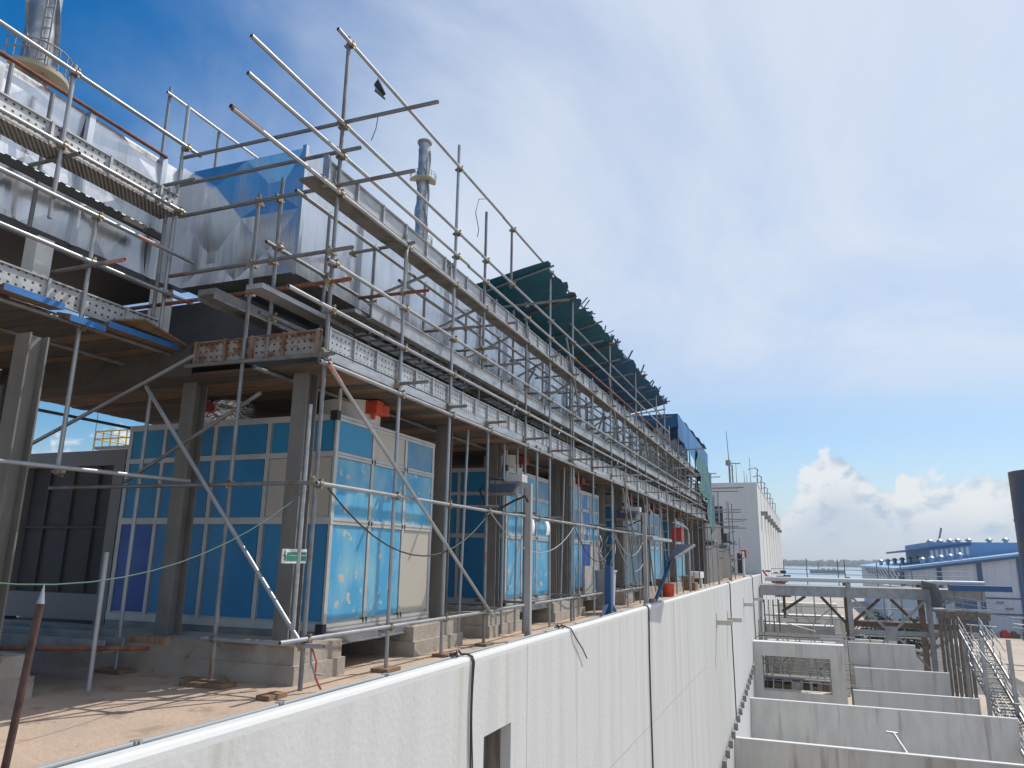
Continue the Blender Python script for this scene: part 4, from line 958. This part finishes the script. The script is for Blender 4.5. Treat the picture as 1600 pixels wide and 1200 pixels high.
MB().tube((-3.6,74.7,-1.62),(14,74.7,-1.62),.2,14,0,False).build('pipe', mat('lagged_pipe', (.6,.6,.58), .5, .2), br)
for x in (3.45,9.7): MB().bar((x,74.7,-1.85),(x-.0,74.7,-2.2),.3,.3).build('pipe_saddle', WSTEEL, br)
MB().box((3.6,74.95,-6.15),(14,75.1,-5.75)).build('chord', WSTEEL, br)
MB().box((3.6,79.9,-5.9),(14,80.1,-5.4)).build('chord', BROWNST, br)
for a, b in (((3.7,-3.1),(6.4,-5.8)),((9.5,-3.1),(6.8,-5.8)),((6.4,-6.1),(4.6,-8.6)),((6.9,-6.1),(9.3,-8.7)),((9.9,-3.8),(11.8,-3.0)),((9.9,-7.),(11.5,-5.9))):
    MB().bar((a[0],75.02,a[1]),(b[0],75.02,b[1]),.16,.2).build('brace', WSTEEL, br)
for a, b in (((-3.,-3.3),(-1.5,-3.3)),((-.2,-3.3),(-2.4,-4.8)),((1.2,-3.3),(3.2,-5.6)),((4,-5.4),(6.3,-3.3)),((9.3,-5.6),(7.2,-3.3))):
    MB().bar((a[0],80.,a[1]),(b[0],80.,b[1]),.22,.26).build('brace', BROWNST, br)
MB().box((-2.3,79.9,-5.4),(-2.05,80.1,-2.4)).build('hanger', BROWNST, br)
MB().box((6.1,74.92,-6.6),(7.1,75.0,-5.4)).build('gusset', WSTEEL, br)
rl = MB()
for z in (-.75,-1.2): rl.tube((-3.2,79.9,z),(14,79.9,z),.035,6,0,False)
rl.build('railing', GALV, br)
for x in (-2.,.1,2.9,3.5,6.3,7.3,8.3,9.2):
    MB().tube((x,79.9,-2.2),(x,79.9,random.uniform(-.45,.35)),.05,6,0,False).build('railing_post', GALVD, br)
# brown cladding / pipes on the stair tower
st = thing('steel_stair', (11.5,66,GZ), 'steep galvanised steel stair with railings and dark uprights at the lower right', 'stair')
for i in range(7): MB().box((9.9+.33*i,72.,GZ),(10.12+.33*i,72.25,-3.9-.2*(i%2))).build('upright', (BROWNST,COLST)[i % 2], st)
MB().box((9.6,71.5,-3.75),(13.6,73.,-3.6)).build('landing', WSTEEL, st)
MB().box((9.7,71.4,-4.4),(13.5,71.5,-3.8)).build('landing_beam', BROWNST, st)
for k, (y0,z0,y1,z1) in enumerate(((70,-5.2,62,-7.7),(70,-7.2,60,-10.4),(66,-8.8,55,-11.8))):
    for x in (11.0,12.4): MB().bar((x+.3*k,y0,z0),(x+.3*k,y1,z1),.07,.3).build('stringer', GSTEEL, st)
    n = 12
    for i in range(n):
        t_ = (i+.5)/n; MB().box((11.05+.3*k,y0+(y1-y0)*t_-.2,z0+(z1-z0)*t_),(12.35+.3*k,y0+(y1-y0)*t_+.2,z0+(z1-z0)*t_+.05)).build('tread', GSTEELD, st)
    for x in (11.0,12.4):
        for h in (.55,1.1): MB().tube((x+.3*k,y0,z0+h),(x+.3*k,y1,z1+h),.03,6,0,False).build('handrail', GALV, st)
        for i in range(5):
            t_ = i/4; yy = y0+(y1-y0)*t_; zz = z0+(z1-z0)*t_; MB().tube((x+.3*k,yy,zz),(x+.3*k,yy,zz+1.1),.03,6,0,False).build('baluster', GALV, st)
for x, y in ((11.0,62),(12.6,62),(13.2,57),(11.2,70)): MB().box((x-.12,y-.12,GZ),(x+.12,y+.12,-5.)).build('post', WSTEEL, st)
for z in (-2.6,-3.0,-3.4):
    MB().tube((10.5,70,z+.1),(13.6,66,z-.35),.03,6,0,False).build('handrail', GALV, st)
t = thing('duct_bend', (10.3,73,-4), 'dark pipe bend at the top of the stair beside the bridge', 'duct')
MB().path([(10.2,74.2,-3.9),(10.2,73.9,-2.6),(10.0,73.9,-1.9),(9.2,73.9,-1.75)], .42, 14).build('pipe', mat('dark_lagging', (.09,.095,.11), .5, .2), t)
# scaffolding in the cells
s4 = thing('scaffold', (-1.5,66.5,GZ), 'tangled tube scaffold standing between the cross walls beside the long wall', 'scaffold')
for x in (-3.8,-3.4,.3,1.9):
    for y in (65.0,68.2): MB().tube((x,y,GZ),(x,y,-4.6 if x < 1 else -6.8),.035,8).build('standard', GALV if x > 0 else GALVD, s4)
for z in (-5.9,-7.9,-8.8,-9.1):
    for y in (65.0,68.2): MB().tube((-4.1,y,z),(2.9+random.uniform(-1,1.5),y,z+random.uniform(-.05,.05)),.035,8).build('ledger', GALV, s4)
for a, b in (((-2.2,-5.9),(1.0,-8.6)),((-2.4,-5.9),(-3.6,-8.)),((.4,-5.3),(-2.,-4.7))): MB().tube((a[0],64.9,a[1]),(b[0],64.9,b[1]),.035,8).build('brace', GALV, s4)
MB().box((-3.9,65.1,-5.85),(.6,68.1,-5.78)).build('deck', PLYB, s4)
MB().box((-3.7,65.4,-9.05),(1.2,67.8,-8.98)).build('deck', GSTEELD, s4)
for i in range(12):
    a = V((random.uniform(-3.9,1.), random.uniform(65.0,68.0), random.uniform(-9,-5.8))); MB().bar(a, a+V((random.uniform(-.4,.4),0,random.uniform(.2,.8))), .06, .06).build('coupler', COUP if i % 2 else WHITEP, s4)
for i in range(30):
    x = random.uniform(-3.9,1.6); y = random.uniform(64.9,67.8); z = random.uniform(-9.4,-5.2); k = i % 3
    q = (x,y,z+random.uniform(.7,1.5)) if k == 0 else ((x+random.uniform(.3,.9),y,z+random.choice((-.8,.8))) if k == 1 else (x+random.uniform(.8,2.2),y,z))
    MB().tube((x,y,z), q, .035, 8).build(('standard','brace','ledger')[k], GALV if i % 2 else GALVD, s4)
for k_, (x0_,x1_,y_,z_,h_) in enumerate(((-3.6,1.9,70.5,-7.4,.8),(-3.8,2.4,73.,-6.9,.6),(-3.4,1.2,71.6,-8.8,.9))):
    t = thing('air_duct', ((x0_+x1_)/2,y_,GZ), ('pale square duct lying crosswise just behind the portal wall','slim white duct crosswise below the bridge, higher of the two','low broad pale duct crosswise at the back of the cell')[k_], 'duct')
    MB().box((x0_,y_,z_),(x1_,y_+1.1,z_+h_)).build('casing', mat('pale_duct_%d' % k_, (.70,.67,.61), .6, 0, (.6,.57,.52), 2.), t)
    for i in range(6): MB().box((x0_+i*.9,y_-.04,z_-.04),(x0_+i*.9+.07,y_+1.14,z_+h_+.04)).build('flange', GSTEEL, t)
    MB().box((x0_+.5,y_+.4,GZ),(x0_+.7,y_+.6,z_)).box((x1_-.7,y_+.4,GZ),(x1_-.5,y_+.6,z_)).build('support', WSTEEL, t)
for i in range(7): MB().box((-3.6+i*.7,65.2,-9.9),(-3.1+i*.7,67.5,-9.2-.1*(i%3))).build('stacked_board', (PLYB,BROWNST,PLYC,GSTEEL)[i % 4], s4)
s5 = thing('scaffold', (-3,77,-6), 'white and dark tubes of a scaffold under the near end of the bridge', 'scaffold')
for x in (-3.9,-3.5,-3.1,-2.6): MB().tube((x,77.,GZ),(x,77.,-3.6),.06,8).build('standard', WHITEP if x in (-3.5,) else GALVD, s5)
for z in (-5.,-5.6): MB().tube((-4.,77.,z),(1.,77.,z),.05,8).build('ledger', GALV, s5)
# heap of sheets and hose at the wall end
t = thing('debris_heap', (-3.2,78.6,-2.2), 'heap of dark sheets and orange hose on the bridge end beside the tower', 'debris')
for i in range(12):
    a = V((-3.7+random.uniform(0,2.), 78+random.uniform(-.3,.5), -2.15+random.uniform(0,1.1)))
    MB().box(a, a+V((random.uniform(.3,.8),.4,random.uniform(.08,.3)))).build('sheet', (BLACKP,WHITEP,BLUEPAINT,BROWNST)[i % 4], t)
MB().path([(-3.9,78,-.9),(-3.5,77.9,-1.5),(-3.0,77.8,-2.0),(-2.2,77.8,-2.05),(-1.6,77.8,-1.8)], .1, 8).build('hose', mat('orange_hose', (.45,.12,.07), .6), t)

# blue canopy, pipe rack and small frames on the right
t = thing('blue_canopy', (13.2,74,-2.4), 'dark blue flat canopy at the right end of the bridge', 'canopy')
MB().box((11.2,73,-2.2),(15.6,74.4,-1.75)).build('roof', BLUEPAINT, t)
for x in (11.5,13.5): MB().tube((x,73.6,-6.),(x,73.6,-2.2),.05,8,0,False).build('post', GSTEELD, t)
t = thing('vent_duct', (-1,86,GZ), 'pale square duct run between the white cross walls below the bridge', 'duct')
MB().box((-2.9,84,-7.2),(1.6,85.2,-6.3)).box((-2.9,84,-10),(-1.9,85.2,-7.2)).build('casing', WHITEP, t)
for i in range(5): MB().box((-2.9+i*1.1,83.97,-7.23),(-2.84+i*1.1,85.23,-6.27)).build('flange', GSTEEL, t)
s6 = thing('scaffold', (6,83,GZ), 'thin steel frames and tubes standing behind the truss bridge', 'scaffold')
for x in (-3,-1.2,.6,2.2,4.,5.6,7.2,8.8,10.4):
    MB().tube((x,86.5,GZ),(x,86.5,random.uniform(-4.8,-2.)),.06,8).build('standard', GALVD, s6)
for z in (-4.6,-5.8,-7.2,-8.4): MB().tube((-3.6,86.5,z),(11.,86.5,z+random.uniform(-.1,.1)),.06,8).build('ledger', GALV, s6)
for i in range(8):
    x = random.uniform(-3,9); z = random.uniform(-8,-5); MB().tube((x,86.4,z),(x+random.uniform(1,2.5),86.4,z+random.choice((-1.6,1.6))),.05,8).build('brace', GALVD, s6)
s7 = thing('scaffold', (11,68,GZ), 'bundle of galvanised tubes and rails packed around the steep stair', 'scaffold')
for i in range(22):
    x = random.uniform(10.2,13.2); y = random.uniform(60,72); z = random.uniform(-9.5,-3.4); k = i % 3
    q = (x+random.uniform(1.2,2.6),y,z-.1) if k == 0 else ((x,y,z+random.uniform(1,2)) if k == 1 else (x+.3,y-random.uniform(2,4),z-random.uniform(.8,1.6)))
    MB().tube((x,y,z), q, .04, 8).build(('rail','upright','raker')[k], GALV if i % 2 else GALVD, s7)

# warehouse
wh = thing('warehouse', (40,188,GZ), 'white warehouse with blue columns and blue roof in the right background', 'warehouse')
WHM = mat('warehouse_wall', (.62,.63,.68), .8, 0, (.55,.56,.62), .6, (3,3,.2)); BLC = mat('warehouse_blue', (.04,.10,.22), .6); BLR = mat('warehouse_roof', (.22,.39,.58), .5, 0, (.27,.44,.62), .5, (8,1,1))
def ez(x): return -1.1 + (x-19.5)*.145
X0, X1, WY = 19.5, 62., 188.
MB().prism([(X0,GZ),(X1,GZ),(X1,ez(X1)-.4),(X0,ez(X0)-.4)], 'y', WY, WY+125).build('wall', WHM, wh)
MB().prism([(X0-1.2,ez(X0-1.2)-.35),(X1,ez(X1)-.35),(X1,ez(X1)+.15),(X0-1.2,ez(X0-1.2)+.15)], 'y', WY-1.2, WY+126).build('roof', BLR, wh)
MB().prism([(X0-1.2,ez(X0-1.2)-.85),(X1,ez(X1)-.85),(X1,ez(X1)-.3),(X0-1.2,ez(X0-1.2)-.3)], 'y', WY-1.25, WY-1.0).build('fascia', BLC, wh)
for x in (19.7,27.,34.6,42.): MB().box((x-.45,WY-.3,GZ),(x+.45,WY,ez(x)-.5)).build('column', BLC, wh)
MB().box((X0,WY-.15,-7.1),(X1,WY,-6.8)).box((X0,WY-.15,-10.3),(X1,WY,-10.)).build('band', BLC, wh)
MB().box((29.5,WY-.2,GZ),(33.4,WY,-6.)).build('door', mat('warehouse_door', (.06,.13,.24), .6), wh)
MB().box((41.2,WY-.2,GZ),(43,WY,-10.8)).build('door', REDB, wh)
for x,z in ((38.5,-9.2),(37.,-8.)): MB().box((x,WY-.25,z),(x+1.4,WY,z+.4)).build('vent', GSTEELD, wh)
MB().box((27.5,WY+14,ez(27)),(60,WY+60,4.9)).build('monitor', mat('monitor_blue', (.17,.34,.56), .6), wh)
MB().prism([(22.5,2.5),(36,4.2),(36,4.9),(22.5,3.0)], 'y', WY+13, WY+61).build('monitor_roof', BLC, wh)
for i in range(8): MB().box((27.6+i*1.05,WY+13.9,1.3+i*.1),(28.2+i*1.05,WY+14,3.0+i*.13)).build('louvre', WHITEP, wh)
for i in range(11): MB().bar((X0-1.0,WY+2+i*9,ez(X0)-.6),(X0+.1,WY+2+i*9,ez(X0)-2.6),.2,.25).build('eave_strut', BLC, wh)
def vent_(x, y, z, s=1.):
    q = MB().tube((x,y,z),(x,y,z+.9*s),.45*s,12,0,False)
    v_ = q.build('ventilator', BLR, wh)
    MB().tube((x,y,z+.9*s),(x,y,z+1.25*s),.75*s,12,0,False,.65*s).tube((x,y,z+1.25*s),(x,y,z+1.55*s),.65*s,12,0,False,.2*s).build('cap', GSTEEL, v_)
for i in range(9): vent_(20.8+i*1.35, WY+60-i*5, ez(20.8+i*1.35)+.1, 1.1)
for i in range(5): vent_(25.+i*1.9, WY+8, ez(25.+i*1.9)+.1, 1.)
for i, x in enumerate((30.,32.2,34.4,36.2,38.6,43.,46.5)): vent_(x, WY+30, 4.2+.08*i, 1.15)
tag(MB().bar((37.5,260,4),(39.2,260,10.5),.5,.5).build('crane_jib', GSTEELD), 'tiny dark crane jib poking up behind the warehouse roof', 'crane')
t = thing('barge', (22,1100,GZ-1.2), 'distant purple grey barge with white blocks on the water', 'barge')
MB().box((5,1090,GZ-1.2),(48,1105,GZ+3)).build('hull', mat('barge_hull', (.10,.12,.2), .7), t)
MB().box((19,1092,GZ+3),(24,1100,GZ+6)).box((27,1092,GZ+3),(30,1100,GZ+6)).box((33,1092,GZ+3),(37,1100,GZ+6)).build('cabin', WHITEP, t)
for x in (16,40): MB().bar((x,1098,GZ+3),(x,1098,GZ+13),1.2,1.2).bar((x,1098,GZ+11),(x+6,1098,GZ+17),.8,.8).build('crane', mat('crane_red', (.25,.08,.1), .7) if x == 16 else bpy.data.materials['crane_red'], t)
for x, y, lb in ((-1,420,'thin jetty railing standing in the water left of the barge'),(10,380,'low jetty on posts in the water before the barge')):
    mb = MB().box((x-6,y,GZ+.4),(x+12,y+3,GZ+.9))
    for i in range(6): mb.box((x-5+i*3,y,GZ-1.5),(x-4.7+i*3,y+.3,GZ+2.2))
    tag(mb.build('jetty', BROWNST), lb, 'jetty')
# coloured material piles by the warehouse
for i in range(10):
    x = 35+i*1.6; y = 176+random.uniform(-3,3); h = random.uniform(.6,1.6)
    tag(MB().box((x,y,GZ),(x+1.5,y+2,GZ+h)).box((x+.3,y+.2,GZ+h),(x+1.,y+1.2,GZ+h+.4)).build('crate_pile', (REDB,PLYC,BROWNST,WHITEP,BLUEPAINT)[i % 5]), ['red','tan','brown','white','blue','red','tan','brown','white','blue'][i]+' pile of crates on the yard before the warehouse', 'crate pile', 'crate piles before the warehouse, '+['red','tan','brown','white','blue'][i % 5])
# bushes near the shore
def bush(x, y, w, h, label):
    mb = MB(); c0 = V((x,y,GZ))
    for k in range(420):
        a = random.uniform(0,2*pi); e = random.uniform(0,1); rr = sqrt(random.random())
        p = c0+V((w*rr*cos(a)*sqrt(max(0,1-(e*.9)**2)), w*rr*sin(a), h*(.15+.85*e)*random.uniform(.7,1)))
        s_ = random.uniform(.25,.6); d1 = V((random.uniform(-1,1),random.uniform(-1,1),random.uniform(-1,1))).normalized()*s_; d2 = d1.cross(V((random.uniform(-1,1),.5,.7))).normalized()*s_*.6
        mb.add([p-d1,p+d2,p+d1,p-d2], [(0,1,2,3)])
    t = thing('tree', (x,y,GZ), label, 'tree', 'trees beyond the bridge')
    mb.build('crown', LEAF, t); MB().tube((x,y,GZ),(x,y,GZ+h*.6),.2,8,0,False,.08).build('trunk', BROWNST, t)
bush(10.,132,3.5,6.5,'dark green tree seen through the left bay of the truss'); bush(15.5,140,3.5,5.5,'dark green tree seen through the middle of the truss'); bush(5,138,3,4.5,'low dark tree at the left of the truss')
struct(MB().box((2,100,GZ),(24,172,GZ+.012)).build('road', mat('dark_yard', (.10,.095,.09), .9, 0, (.16,.145,.13), .3)))
t = thing('shed', (18,176,GZ), 'pale corrugated shed seen through the bridge truss', 'shed')
MB().box((16,178,GZ),(24,186,-5.5)).build('wall', mat('shed_sheet', (.42,.50,.60), .5, .2, (.34,.41,.5), 2., (8,8,.2)), t)
MB().prism([(15.5,-5.5),(24.5,-5.5),(24.5,-5.2),(15.5,-4.6)], 'y', 177.5, 186.5).build('roof', GSTEEL, t)
# dark chimney at the right edge
t = thing('chimney', (10.6,38.7,GZ), 'dark steel chimney cut by the right edge of the frame', 'chimney')
MB().tube((10.2,38.65,GZ),(10.2,38.65,4.0),1.5,40,0,True).build('shell', DARKST, t)
for z in (3.93,1.9,-.4,-2.8,-5.2): MB().tube((10.2,38.65,z-.04),(10.2,38.65,z+.04),1.525,40,0,False).build('band', DARKST, t) if z < 3.9 else None

# ---------------------------------------------------------------- haze
hm = bpy.data.materials.new('haze_air'); hm.use_nodes = True
hn = hm.node_tree; hn.nodes.clear()
ho = hn.nodes.new('ShaderNodeOutputMaterial'); hv = hn.nodes.new('ShaderNodeVolumePrincipled')
hv.inputs['Density'].default_value = .00022; hv.inputs['Color'].default_value = (.80,.88,.97,1); hv.inputs['Anisotropy'].default_value = .3
hn.links.new(hv.outputs[0], ho.inputs['Volume'])
struct(MB().box((-4600,-400,GZ-4), (4600,5600,74)).build('haze', hm), 'stuff')
